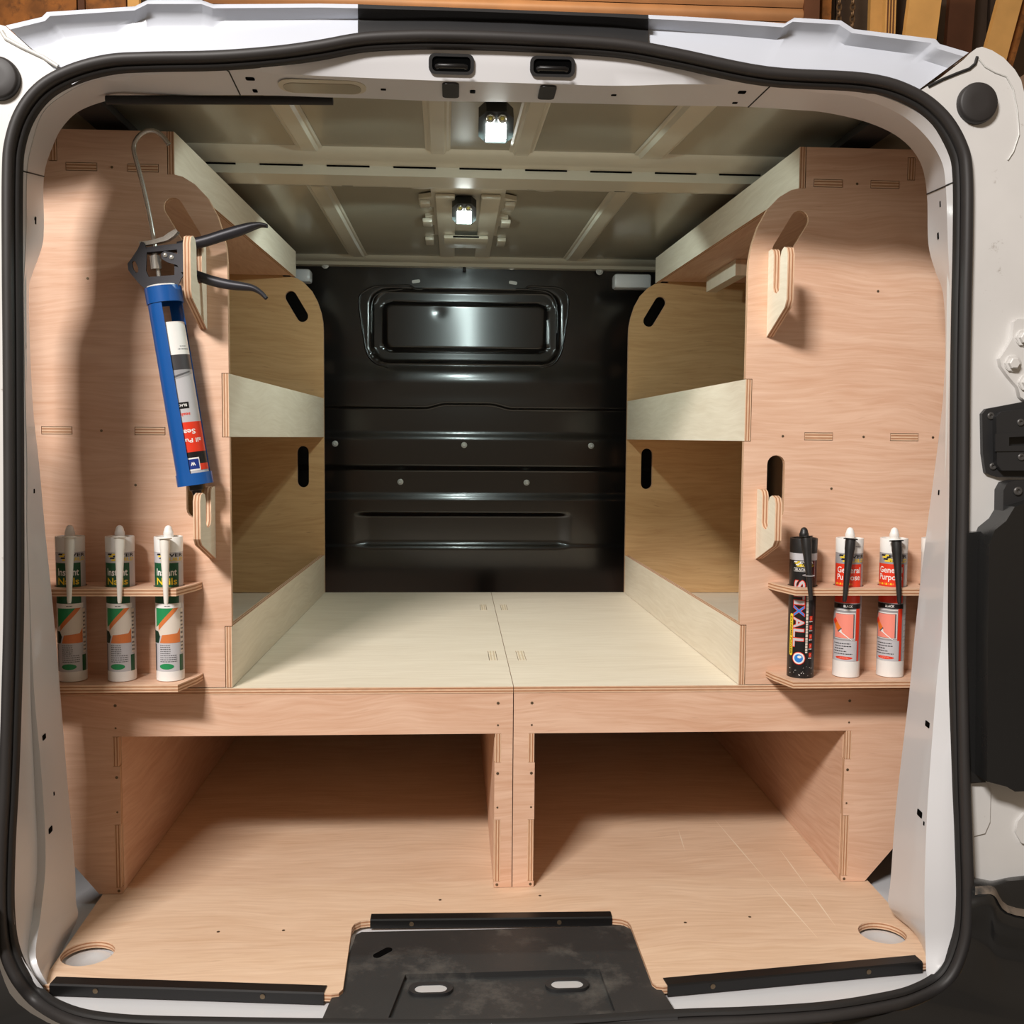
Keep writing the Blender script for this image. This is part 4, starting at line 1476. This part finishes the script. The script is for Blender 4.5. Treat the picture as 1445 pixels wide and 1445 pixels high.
def grab_adhesive():
    """black cartridge"""
    L = Label(R)
    W = math.pi * R
    H = HT
    L.rect(-W, 0.0, W, H - 0.0262, P['black'])
    L.rect(-W, H - 0.0385, W, H - 0.0260, P['silver'], 2)
    L.rect(0.0185, H - 0.0690, 0.0225, H - 0.0385, P['maroon'], 2)
    L.rect(0.0228, H - 0.0690, 0.0236, H - 0.0385, P['silver'], 2)
    brick_logo(L, -0.0175, H - 0.0505, 0.0105, P['white'], P['yellow'], P['white'])
    L.rect(-0.0165, H - 0.0585, 0.0075, H - 0.0515, P['white'], 2)
    L.rect(-0.0160, H - 0.0580, 0.0070, H - 0.0520, P['black'], 3)
    L.text('BLACK', -0.0135, H - 0.0572, 0.018, 0.0044, P['white'], 4, offset=0.02)
    # big downward lettering: red edge, silver face, blue X
    z0 = H - 0.0745
    per = 0.0
    cells = (('S', 0.0175, 'silver'), ('T', 0.0150, 'silver'), ('I', 0.0070, 'silver'), ('X', 0.0200, 'blue'), ('A', 0.0195, 'silver'), ('L', 0.0150, 'silver'), ('L', 0.0150, 'silver'))
    z = z0
    for ch, w, c in cells:
        L.text(ch, -0.0145, z, w, 0.0185, P['red'], 3, rot=-90, offset=0.05, grow=0.0014)
        L.text(ch, -0.0145, z, w, 0.0185, P[c], 4, rot=-90, offset=0.02)
        z -= w + 0.0016
    # yellow pill
    L.poly([(x, y) for x, y in stadium(-0.0190, 0.043, -0.0190, 0.112, 0.0035)], P['yellow'], 3)
    L.text('EXTREME POWER', -0.0209, 0.111, 0.068, 0.0038, P['black'], 4, rot=-90, offset=0.02, shear=0.2)
    # roundel
    L.ellipse(-0.0035, 0.0360, 0.0115, 0.0115, P['red'], 3)
    L.ellipse(-0.0035, 0.0360, 0.0102, 0.0102, P['white'], 4)
    L.ellipse(-0.0035, 0.0360, 0.0075, 0.0075, P['blue'], 5)
    L.ellipse(-0.0020, 0.0385, 0.0035, 0.0025, P['white'], 6)
    # small lines running down
    rnd = random.Random(4)
    z = H - 0.062
    while z > 0.048:
        w = rnd.uniform(0.002, 0.0055)
        L.rect(0.0075, z - w, 0.0115, z, P['cream'], 3)
        z -= w + 0.0011
    for k in range(5):
        zz = 0.104 - k * 0.0165
        L.rect(0.0145, zz, 0.0205, zz + 0.0082, P['red'], 3)
        L.words(0.0140, zz - 0.0026, 0.007, 0.0016, P['white'], 3, seed=40 + k)
        L.poly([(0.0160, zz + 0.0018), (0.0188, zz + 0.0040), (0.0172, zz + 0.0064)], P['pink'], 4)
    for k in range(16):
        L.ellipse(rnd.uniform(-0.022, 0.022), rnd.uniform(0.004, 0.022), rnd.uniform(0.0003, 0.001), rnd.uniform(0.0003, 0.001), P['white'], 3, n=6)
    return L


def instant():
    L = Label(R)
    W = math.pi * R
    H = HT
    L.rect(-W, 0.0302, W, H - 0.0262, P['silver'])
    brick_logo(L, -0.0195, H - 0.0415, 0.0140, P['black'], P['yellow'])
    L.rect(-0.0290, 0.146, 0.0195, H - 0.0440, P['green'], 2)
    L.text('Instant', -0.0200, H - 0.0660, 0.036, 0.0125, P['white'], 3, offset=0.018)
    L.text('Nails', -0.0200, H - 0.0815, 0.036, 0.0120, P['yellow'], 3, offset=0.018)
    L.rect(-0.032, 0.1360, 0.0235, 0.1460, P['white'], 3)
    L.words(-0.006, 0.1395, 0.010, 0.0018, P['dgrey'], 4, seed=2)
    L.rect(-0.032, 0.0885, 0.0215, 0.1360, P['cream'], 2)
    L.poly([(-0.024, 0.1360), (0.0085, 0.1360), (-0.018, 0.1070), (-0.024, 0.1030)], P['lgreen'], 3)
    L.poly([(0.0085, 0.1360), (0.0180, 0.1360), (-0.0180, 0.0955), (-0.0180, 0.1070)], P['copper'], 4)
    L.poly([(-0.0155, 0.0790), (0.0205, 0.0790), (0.0205, 0.1010), (0.0150, 0.0920), (-0.0110, 0.0900)], P['copper'], 3)
    L.poly([(-0.034, 0.0780), (-0.0180, 0.0790), (-0.0150, 0.0880), (-0.0190, 0.0950), (-0.034, 0.0960)], P['dkgreen'], 4)
    for k in range(9):
        L.words(-0.0150, 0.0735 - k * 0.0037, 0.018 if k < 5 else 0.029, 0.0014, P['dgrey'], 3, seed=60 + k)
    L.ellipse(-0.004, 0.0375, 0.0125, 0.0042, P['lgreen'], 3)
    L.rect(0.0190, 0.0302, 0.0280, 0.0560, P['green'], 3)
    L.rect(0.0215, 0.0600, 0.0280, 0.1340, P['cream'], 3)
    for k in range(10):
        L.words(0.0220, 0.0635 + k * 0.0068, 0.0055, 0.0030, P['dgrey'], 4, seed=80 + k)
    L.rect(-0.034, 0.0302, -0.0245, 0.076, P['dgrey'], 2)
    return L


def copy_tree(src, loc, rz, label):
    r = src.copy()
    col.objects.link(r)
    r.location = loc
    r.rotation_euler = (0, 0, rz)
    r['label'] = label
    for ch in list(src.children):
        c = ch.copy()
        col.objects.link(c)
        c.parent = r
    return r


CY = 0.2655
CZ = RACK_B + 0.0004
# black adhesive
blk = thing('adhesive_cartridge', 'black adhesive cartridge with big silver downward lettering and yellow stripe', 'cartridge', (RC[0], CY, CZ), 'cartridges in the right rack')
blk.rotation_euler.z = math.radians(-19)
tube_body(blk, BPLAS, P['black'], BPLAS)
dome(blk, BPLAS)
nozzle(blk, NZ_BLACK, 0.003, HT + 0.006, 9, -6, 0)
L = grab_adhesive()
L.build('label', blk)
band = tube('rubber_band', [(0.0100 * math.cos(2 * math.pi * k / 24), 0.0100 * math.sin(2 * math.pi * k / 24), 0) for k in range(25)], 0.0006, P['lgrey'], blk, local=True, seg=6)
band.location = (0.0095, -0.0435, HT - 0.062)
# red general purpose
gp = thing('sealant_cartridge', 'red and grey sealant cartridge standing next to the black one', 'cartridge', (RC[1], CY, CZ), 'cartridges in the right rack')
gp.rotation_euler.z = math.radians(-20)
tube_body(gp, WPLAS, P['grey'], WPLAS)
dome(gp, WPLAS)
gl = general_purpose()
gl.remap([(0.0, 0.0), (0.0302, 0.0302), (0.041, 0.0362), (0.0545, 0.0425), (0.0775, 0.0610), (0.085, 0.0670), (0.0935, 0.0720), (0.131, 0.1150), (0.1385, 0.1240), (0.1475, 0.1335), (0.150, 0.1350), (0.165, 0.165), (0.3, 0.3)])
gl.build('label', gp)
nozzle(gp, NZ_BLACK, 0.0005, HT + 0.002, 9, 4, 0)
gp2 = copy_tree(gp, (RC[2], CY, CZ), math.radians(-33), 'red and grey sealant cartridge nearest the white door jamb')
for ch in gp2.children:
    if ch.name.startswith('nozzle'):
        set_nozzle(ch, 0.002, HT - 0.001, 9, -4, 12)
# fourth one, all but hidden by the jamb
wc = thing('sealant_cartridge', 'white cartridge almost hidden behind the white right door jamb', 'cartridge', (RC[3], CY, CZ), 'cartridges in the right rack')
tube_body(wc, WPLAS, P['white'], WPLAS)
dome(wc, WPLAS)
# green
ic = thing('adhesive_cartridge', 'green and white cartridge at the open end of the left rack, nozzle off-centre', 'cartridge', (-LC[0], CY, CZ), 'cartridges in the left rack')
ic.rotation_euler.z = math.radians(9)
tube_body(ic, WPLAS, P['silver'], WPLAS, 0.0178)
dome(ic, WPLAS)
il = instant()
il.remap([(0.0, 0.0), (0.0302, 0.0180), (0.0375, 0.0265), (0.0439, 0.0345), (0.0735, 0.0630), (0.0790, 0.0675), (0.0955, 0.0885), (0.103, 0.0945), (0.1360, 0.1280), (0.1460, 0.1360), (0.165, 0.165), (0.3, 0.3)])
il.build('label', ic)
nozzle(ic, NZ_IVORY, -0.007, HT + 0.000, 9, 0, 8)
for x, rzd, lab, nx in ((-LC[1], 8, 'green and white cartridge in the middle of the left rack', 0.0), (-LC[2], 14, 'green and white cartridge in shadow beside the left door jamb', 0.001)):
    c = copy_tree(ic, (x, CY, CZ), math.radians(rzd), lab)
    for ch in c.children:
        if ch.name.startswith('nozzle'):
            set_nozzle(ch, nx, HT + 0.002, 9, 1, 17.5 - rzd)

# ================================================================== CAULKING GUN
GY = 0.266
gun = thing('caulking_gun', 'blue and black caulking gun hanging by its handle from the left tool hook', 'caulking gun', at(229, 408, GY))
GT, GB = at(230, 407, GY), at(276, 684, GY)
AX = (GB - GT).normalized()
GL = (GB - GT).length
EX = Vector((0, -1, 0)).cross(AX)
EX = EX if EX.x > 0 else -EX
EY = Vector((0, -1, 0))
GM = Matrix((tuple([EX.x, EY.x, AX.x, GT.x]), tuple([EX.y, EY.y, AX.y, GT.y]), tuple([EX.z, EY.z, AX.z, GT.z]), (0, 0, 0, 1)))


def arc_strip(name, r, th, a0, a1, z0, z1, m, parent, n=20):
    """curved strip round the gun's axis; angle 0 faces the viewer, + to the left"""
    bm = bmesh.new()
    rows = []
    for k in range(n + 1):
        a = math.radians(a0 + (a1 - a0) * k / n)
        d = Vector((-math.sin(a), math.cos(a), 0))
        rows.append([bm.verts.new(d * q + Vector((0, 0, z))) for q, z in ((r, z0), (r, z1), (r - th, z1), (r - th, z0))])
    for k in range(n):
        for i in range(4):
            j = (i + 1) % 4
            bm.faces.new((rows[k][i], rows[k][j], rows[k + 1][j], rows[k + 1][i]))
    if a1 - a0 < 359.9:
        bm.faces.new(rows[0])
        bm.faces.new(rows[-1][::-1])
    else:
        bmesh.ops.remove_doubles(bm, verts=bm.verts, dist=1e-6)
    bm.transform(GM)
    return link(name, finish(bm, name, m, smooth=40), parent)


GR = 0.0290
arc_strip('cradle', GR, 0.0016, -2, 115, 0.014, GL - 0.014, BLUE, gun, 26)
arc_strip('cradle', GR, 0.0016, 178, 240, 0.014, GL - 0.014, BLUE, gun, 20)
arc_strip('cradle_collar', GR + 0.0016, 0.0032, 0, 360, -0.001, 0.026, BLUE, gun, 40)
arc_strip('cradle_end', GR + 0.0014, 0.0030, 0, 360, GL - 0.020, GL, BLUE, gun, 40)
lathe('collar_lining', [(0.0265, 0.0), (0.0265, -0.004), (0.012, -0.006), (0.0, -0.006)], IVORY, gun, seg=32, xf=GM)
bm_ = GM @ Matrix.Translation((0, 0, GL - 0.0015))
lathe('end_disc', [(0.0, 0.0), (GR - 0.001, 0.0), (GR - 0.001, -0.002), (0.0, -0.002)], BLUE, gun, seg=32, xf=bm_) if False else None
# rod with hooked end
rod_px = [(226, 402), (222, 372), (218, 345), (212, 310), (204, 272), (196, 240), (190, 218), (189, 206), (193, 196), (201, 188), (211, 184.5), (221, 186), (230, 193), (238, 204)]
tube('plunger_rod', catmull([at(u, v, GY) for u, v in rod_px], 5), 0.0040, STEEL, gun, seg=12)
# frame casting
fr = [(199, 341), (194, 352), (186, 364), (180, 372), (181, 381), (186, 388), (196, 400), (205, 408), (251, 405), (255, 394), (263, 382), (268, 366), (266, 346), (252, 345), (228, 349), (206, 351), (203, 342)]
win = [(207, 356), (250, 352), (250, 362), (246, 372), (246, 388), (210, 391), (206, 382)]
oval = [(186 + 0, 371), (188, 368), (191, 369), (195, 378), (195, 384), (192, 385), (188, 380)]


def gun_slab(name, pts, holes, y, th, m, parent, bevel=0.0):
    f = lambda ps: [(p.x, p.z) for p in (at(u, v, y) for u, v in ps)]
    return slab(name, f(pts), [f(h) for h in holes], (0, y, 0), (1, 0, 0), (0, 0, 1), th, m, parent, bevel=bevel)


casting = gun_slab('frame', fr, [win, oval], GY - 0.012, 0.004, GUNBLK, gun, bevel=0.0010)
gun_slab('frame', fr, [win, oval], GY + 0.008, 0.004, GUNBLK, gun, bevel=0.0010)
gun_slab('frame_top', [(204, 349), (228, 346), (255, 343), (262, 344), (262, 352), (232, 355), (205, 357)], [], GY - 0.009, 0.018, GUNBLK, gun, bevel=0.001)
gun_slab('frame_base', [(206, 391), (247, 388), (250, 404), (206, 407)], [], GY - 0.009, 0.018, GUNBLK, gun, bevel=0.001)
q0, q1 = at(219, 362, GY), at(221, 380, GY)
lathe('rod_bush', [(0.0, 0.0), (0.0095, 0.0), (0.0095, 0.022), (0.0, 0.022)], STEEL, gun, seg=20, xf=orient(q1, q0 - q1))
spr = [at(218 + 4.5 * math.cos(k * 0.9), 352 + k * 0.30, GY + 0.0055 * math.sin(k * 0.9)) for k in range(40)]
tube('spring', spr, 0.0009, STEEL, gun, seg=6)
piv = gun_slab('pivot_link', [(227, 358), (232, 354), (246, 357), (258, 360), (264, 372), (262, 384), (255, 384), (250, 374), (236, 370), (228, 365)], [], GY - 0.017, 0.006, GUNBLK, gun, bevel=0.0012)
rivet = lathe_mesh('rivet', [(0.0042, 0.0), (0.0038, 0.0014), (0.002, 0.0024), (0.0, 0.0026)], STEEL, seg=16)
for (u, v) in ((233, 360), (242, 363)):
    o = link('rivet', rivet, piv)
    o.matrix_basis = orient(at(u, v, GY - 0.017), (0, -1, 0))
gun_slab('thumb_release', [(196, 341), (212, 339), (230, 334), (238, 328), (247, 323), (251, 326), (245, 333), (236, 339), (216, 344), (198, 347)], [], GY - 0.007, 0.014, STEEL, gun, bevel=0.001)
hp = catmull([(252, 349), (268, 345), (290, 340), (315, 332), (338, 325), (356, 319.5), (368, 317.5), (377, 319)], 4)
tube('handle', [at(u, v, GY) for u, v in hp], [(0.0098 - 0.0065 * smooth01((k - 14) / 14), 0.0085) for k in range(len(hp))], GUNBLK, gun, seg=14)
tp = catmull([(252, 362), (262, 376), (272, 386), (285, 391.5), (302, 397), (325, 402), (345, 404.5), (358, 407), (368, 413), (376, 421)], 4)
tube('trigger', [at(u, v, GY) for u, v in tp], [(0.0088 - 0.0052 * smooth01((k - 16) / 20), 0.0080) for k in range(len(tp))], GUNBLK, gun, seg=14)

# the cartridge lying in the gun, nozzle down
cg = thing('sealant_cartridge', 'sealant cartridge with red lettered block lying inside the blue caulking gun', 'cartridge', at(240, 480, GY))
CM = GM @ Matrix.Rotation(math.pi, 4, 'Y')      # +Z of the cartridge runs up the gun; turned upside down below
z_top, z_bot = 0.060, GL - 0.0035
RG = 0.0255


def gz(v):
    """distance down the gun's axis for picture row v on the cartridge"""
    return (v - 407) / (684 - 407) * GL


lathe('tube', [(0.0, z_top), (RG, z_top), (RG, gz(503), 1), (RG, z_bot), (0.0, z_bot)], [WPLAS, P['lgrey']], cg, seg=40, xf=GM)
tip0 = GM @ Matrix.Translation((0, 0, z_bot))
lathe('nozzle', [(0.0, 0.0), (0.0125, 0.0), (0.0120, 0.012), (0.0085, 0.014), (0.0040, 0.042), (0.0, 0.042)], BPLAS, cg, seg=20, xf=tip0)
GLb = Label(RG)
# label space: +z up the cartridge; the cartridge is inverted, so picture right is label -s and picture down is label +z
zz = lambda v: gz(v)
sp_ = lambda f: f * RG
GLb.rect(-0.048, zz(470), 0.02, zz(502), P['white'], 1)
GLb.words(-0.030, zz(490), 0.012, 0.0016, P['grey'], 2, seed=5)
GLb.words(-0.036, zz(494), 0.022, 0.0016, P['dgrey'], 2, seed=6)
GLb.rect(-0.048, zz(502), 0.02, zz(523), P['photo'], 2)
GLb.poly([(-0.048, zz(523)), (0.02, zz(523)), (0.02, zz(540)), (-0.048, zz(527))], P['grey'], 2)
GLb.rect(-0.048, zz(540), 0.02, zz(596), P['lgrey'], 1)
GLb.poly([(0.0, zz(534)), (-0.030, zz(527)), (-0.030, zz(525)), (0.0, zz(531))], P['dgrey'], 3)
GLb.rect(-0.017, zz(568), 0.02, zz(577), P['black'], 3)
GLb.text('BLACK', -0.0135, zz(570.5), 0.018, 0.0045, P['white'], 4, offset=0.02)
GLb.text('sealant', -0.017, zz(583), 0.026, 0.0055, P['red'], 3, offset=0.02)
GLb.rect(-0.048, zz(596), 0.02, zz(638), P['red'], 2)
GLb.text('Sealant', -0.021, zz(606), 0.044, 0.0085, P['white'], 3, offset=0.02)
GLb.text('all Purpose', -0.030, zz(617), 0.060, 0.0095, P['white'], 3, offset=0.02)
GLb.rect(-0.048, zz(638), 0.02, zz(662), P['black'], 2)
GLb.rect(-0.0195, zz(646), 0.02, zz(664), P['white'], 3)
GLb.rect(-0.0180, zz(648), 0.02, zz(662), P['navy'], 4)
GLb.text('w', -0.012, zz(652), 0.008, 0.006, P['white'], 5, offset=0.03)
GLb.rect(-0.048, zz(655), -0.0195, zz(664), P['red'], 3)
o = GLb.build('label', cg, local=False)
# wrap faces -Y in its own frame: carry into the gun's frame (x mirrored with z inverted = half turn about the view axis)
MW = GM @ Matrix(((-1, 0, 0, 0), (0, -1, 0, 0), (0, 0, 1, 0), (0, 0, 0, 1)))
o.data.transform(MW)

# ================================================================== LED WORK LIGHTS
def led(pos, label, size, tilt, n_idx):
    t = thing('work_light', label, 'work light', pos, 'work lights under the van roof')
    d = Vector((0, -math.sin(tilt), -math.cos(tilt)))         # the lit face looks down and back
    up = Vector((0, -math.cos(tilt), math.sin(tilt))) * -1        # towards the roof side in the picture is up
    zx = d
    xx = Vector((1, 0, 0))
    yy = zx.cross(xx)
    M = Matrix(((xx.x, yy.x, zx.x, pos[0]), (xx.y, yy.y, zx.y, pos[1]), (xx.z, yy.z, zx.z, pos[2]), (0, 0, 0, 1)))
    h = size / 2
    sgn = 1 if yy.z > 0 else -1
    c = h * 0.42
    octo = [(-h, -h + c), (-h + c, -h), (h - c, -h), (h, -h + c), (h, h - c), (h - c, h), (-h + c, h), (-h, h - c)]
    o = M @ Vector((0, 0, 0))
    slab('housing', octo, [], o, xx, yy, size * 0.55, LEDBODY, t, bevel=size * 0.04)
    wv = 0.36 * size
    cz = -sgn * size * 0.14
    bm = bmesh.new()
    box_bm(bm, (-wv * 0.80, cz - wv * 0.72, 0.0005), (wv * 0.80, cz + wv * 0.72, size * 0.09))
    bm.transform(M)
    link('lit_panel', finish(bm, 'lit_panel', LEDON), t)
    for sx in (-1, 1):
        q = M @ Vector((sx * size * 0.17, sgn * size * 0.30, 0.0))
        ln = lathe('lens', [(size * 0.135, 0.0), (size * 0.135, 0.003), (size * 0.115, 0.004), (size * 0.06, 0.001), (0, 0.001)], LENS, t, seg=20, xf=orient(q, d))
        lathe('lens_core', [(size * 0.055, 0.0012), (size * 0.035, 0.003), (0, 0.0035)], LENSY, ln, seg=14, xf=orient(q, d))
    br = box('mount', (pos[0] - size * 0.3, pos[1] + 0.005, pos[2] + size * 0.28), (pos[0] + size * 0.3, pos[1] + size * 0.45, 1.398 if n_idx == 0 else 1.386), LEDBODY, t, bevel=0.002)
    l = bpy.data.lights.new('work_light_beam', 'SPOT')
    l.shadow_soft_size = 0.012
    l.spot_size = math.radians(174)
    l.spot_blend = 0.12
    l.energy = LED_POWER[n_idx]
    l.color = LED_COLOR
    lo = bpy.data.objects.new('work_light_beam', l)
    col.objects.link(lo)
    lo.location = M @ Vector((0, cz, size * 0.09 + 0.014))
    lo.rotation_euler = Vector((0, 0.65, -1)).to_track_quat('-Z', 'Y').to_euler()
    return t


led(at(700, 180, 0.22), 'lit black work light nearest the rear doorway, on the van roof', 0.058, math.radians(42), 0)
led(at(655, 302, 0.88), 'lit black work light deeper in, on the roof bracket', 0.056, math.radians(42), 1)

# ================================================================== WORKSHOP BEHIND
WY = 4.30
wood_a = mat('warm_timber', srgb(222, 172, 104), 0.5, var=0.10, vscale=7)
wood_b = mat('orange_board', srgb(160, 100, 44), 0.6, var=0.35, vscale=12, dirt=srgb(90, 56, 28), dscale=14, dlo=0.5, dhi=0.7)
wood_c = mat('dark_brown_board', srgb(96, 58, 36), 0.6, var=0.15, vscale=6)
slatm = mat('tan_shutter_slat', srgb(168, 122, 84), 0.55, var=0.12, vscale=5)
shade = mat('dark_wall_board', srgb(74, 58, 46), 0.8, var=0.15, vscale=4)
concrete = mat('workshop_concrete', srgb(128, 122, 114), 0.8, var=0.10, vscale=3, bump=0.2, bscale=40)
rust = mat('rusty_chain_steel', srgb(110, 86, 62), 0.5, metal=0.6, var=0.2, vscale=60)
gf = slab('floor', rect(-6, -6, 6, 6), [], (0, 0, -0.58), (1, 0, 0), (0, 1, 0), 0.1, [concrete], None)
gf['kind'] = 'structure'
wb = bpy.data.objects.new('wall_back', None)
col.objects.link(wb)
wb.location = (0, WY + 0.1, -0.58)
wb['kind'] = 'structure'
boards = [-6 + 0.30 * k for k in range(41)]
bmesh_board = None
for k, x in enumerate(boards):
    if -2.9 < x < 3.2:
        box('plank', (x + 0.006, WY + 0.10 + 0.01 * (k % 2), -0.58), (x + 0.294, WY + 0.13, 4.3), shade, wb)
box('wall_sheet', (-6, WY + 0.135, -0.58), (6, WY + 0.2, 4.3), shade, wb)


def bx(name, u0, v0, u1, y, m, label, cat, lean=0.0, dy=0.04, y2=None, group=None):
    """upright board from the workshop floor, passing picture columns u0 (at row v0) with width u1-u0"""
    a, b = at(u0, v0, y), at(u1, v0, y)
    top = at(u0, -40, y).z
    w = b.x - a.x
    h = top + 0.58
    x_at = lambda z: a.x + lean * (z - a.z)
    pts = [(x_at(-0.58), -0.578), (x_at(-0.58) + w, -0.578), (x_at(top) + w, top), (x_at(top), top)]
    o = slab(name, pts, [], (0, y, 0), (1, 0, 0), (0, 0, 1), dy, m, None, bevel=0.004, ngon=True)
    return tag(o, label, cat, group)


bx('timber_sheet', -60, 20, 108, 4.2, wood_b, 'orange timber sheet against the workshop wall, above the left van roof corner', 'board')
bx('timber_sheet', 121, 10, 178, 4.2, wood_b, 'narrow orange timber sheet on the workshop wall, beside the dark gap', 'board')
bx('timber_post', 110, 10, 119, 4.19, wood_c, 'thin dark post between the two orange timber sheets', 'post')
bx('timber_board', 180, 10, 196, 4.18, wood_a, 'light timber batten left of the tan shutter', 'board')
sh = thing('roller_shutter', 'tan roller shutter with wide horizontal slats above the van roof', 'shutter', (at(700, 5, 4.2).x, 4.2, at(700, 25, 4.2).z))
x0, x1 = at(290, 5, 4.2).x, at(1131, 5, 4.2).x
zt = at(700, -60, 4.2).z
hslat = 0.075
z = zt
k = 0
while z > at(700, 60, 4.2).z:
    rows = [[Vector((x, 4.18 - 0.022 * math.sin(math.pi * j / 8), z - hslat * 0.94 * j / 8)) for x in (x0, x1)] for j in range(9)]
    loft('slat', rows, slatm, sh, smooth=60)
    z -= hslat
box('shutter_back', (x0, 4.19, z), (x1, 4.21, zt), wood_c, sh)
box('shutter_guide', (x1, 4.15, z - 0.4), (x1 + 0.085, 4.21, zt), wood_c, sh)
box('shutter_guide', (x0 - 0.07, 4.15, z - 0.4), (x0, 4.21, zt), wood_c, sh)
bx('timber_board', 1160, 20, 1173, 4.25, wood_b, 'orange batten between the shutter and the hanging chains', 'board')
for u in (1184, 1203):
    ch = thing('chain', 'rusty chain hanging beside the shutter, %s' % ('nearer the shutter' if u == 1184 else 'nearer the grooved board'), 'chain', at(u, 20, 4.1), 'hanging chains')
    zc = at(u, -40, 4.1).z
    xx_ = at(u, 20, 4.1).x
    prof = [(0.012 * math.cos(a) , 0.020 * math.sin(a)) for a in [2 * math.pi * j / 10 for j in range(11)]]
    lm = []
    for flip in (0, 1):
        pts = [Vector((0 if flip else p, p if flip else 0, q)) for p, q in prof]
        lm.append(tube_mesh('chain_link', pts, 0.0045, rust, seg=6, ref=(1, 0, 0) if flip else (0, 1, 0)))
    for j in range(22):
        o = link('chain_link', lm[j % 2], ch)
        o.location = (xx_, 4.1, zc - j * 0.031)
bg1 = bx('timber_board', 1228, 30, 1248, 4.20, wood_a, 'upright pale timber board left of the grooved one', 'board', 0.0)
g2 = bx('grooved_board', 1249, 30, 1264, 4.10, wood_a, 'narrow grooved timber board beside the chains', 'board')
for u in (1252.5, 1256.5, 1260.5):
    p = at(u, 30, 4.097)
    box('groove', (p.x - 0.003, 4.096, 1.5), (p.x + 0.003, 4.104, 3.5), wood_c, g2)
bx('timber_board', 1277, 50, 1322, 4.00, wood_a, 'broad timber board leaning upright behind the right van roof', 'board', 0.10)
bx('timber_board', 1391, 70, 1424, 3.88, wood_a, 'timber board leaning steeply at the far right corner', 'board', 0.24)
bx('timber_board', 1426, 70, 1436, 3.95, wood_b, 'thin orange batten behind the steep leaning board', 'board', 0.26)
bx('dark_panel', 1336, 60, 1372, 4.21, wood_c, 'dark brown panel between the leaning boards', 'panel', 0.04)
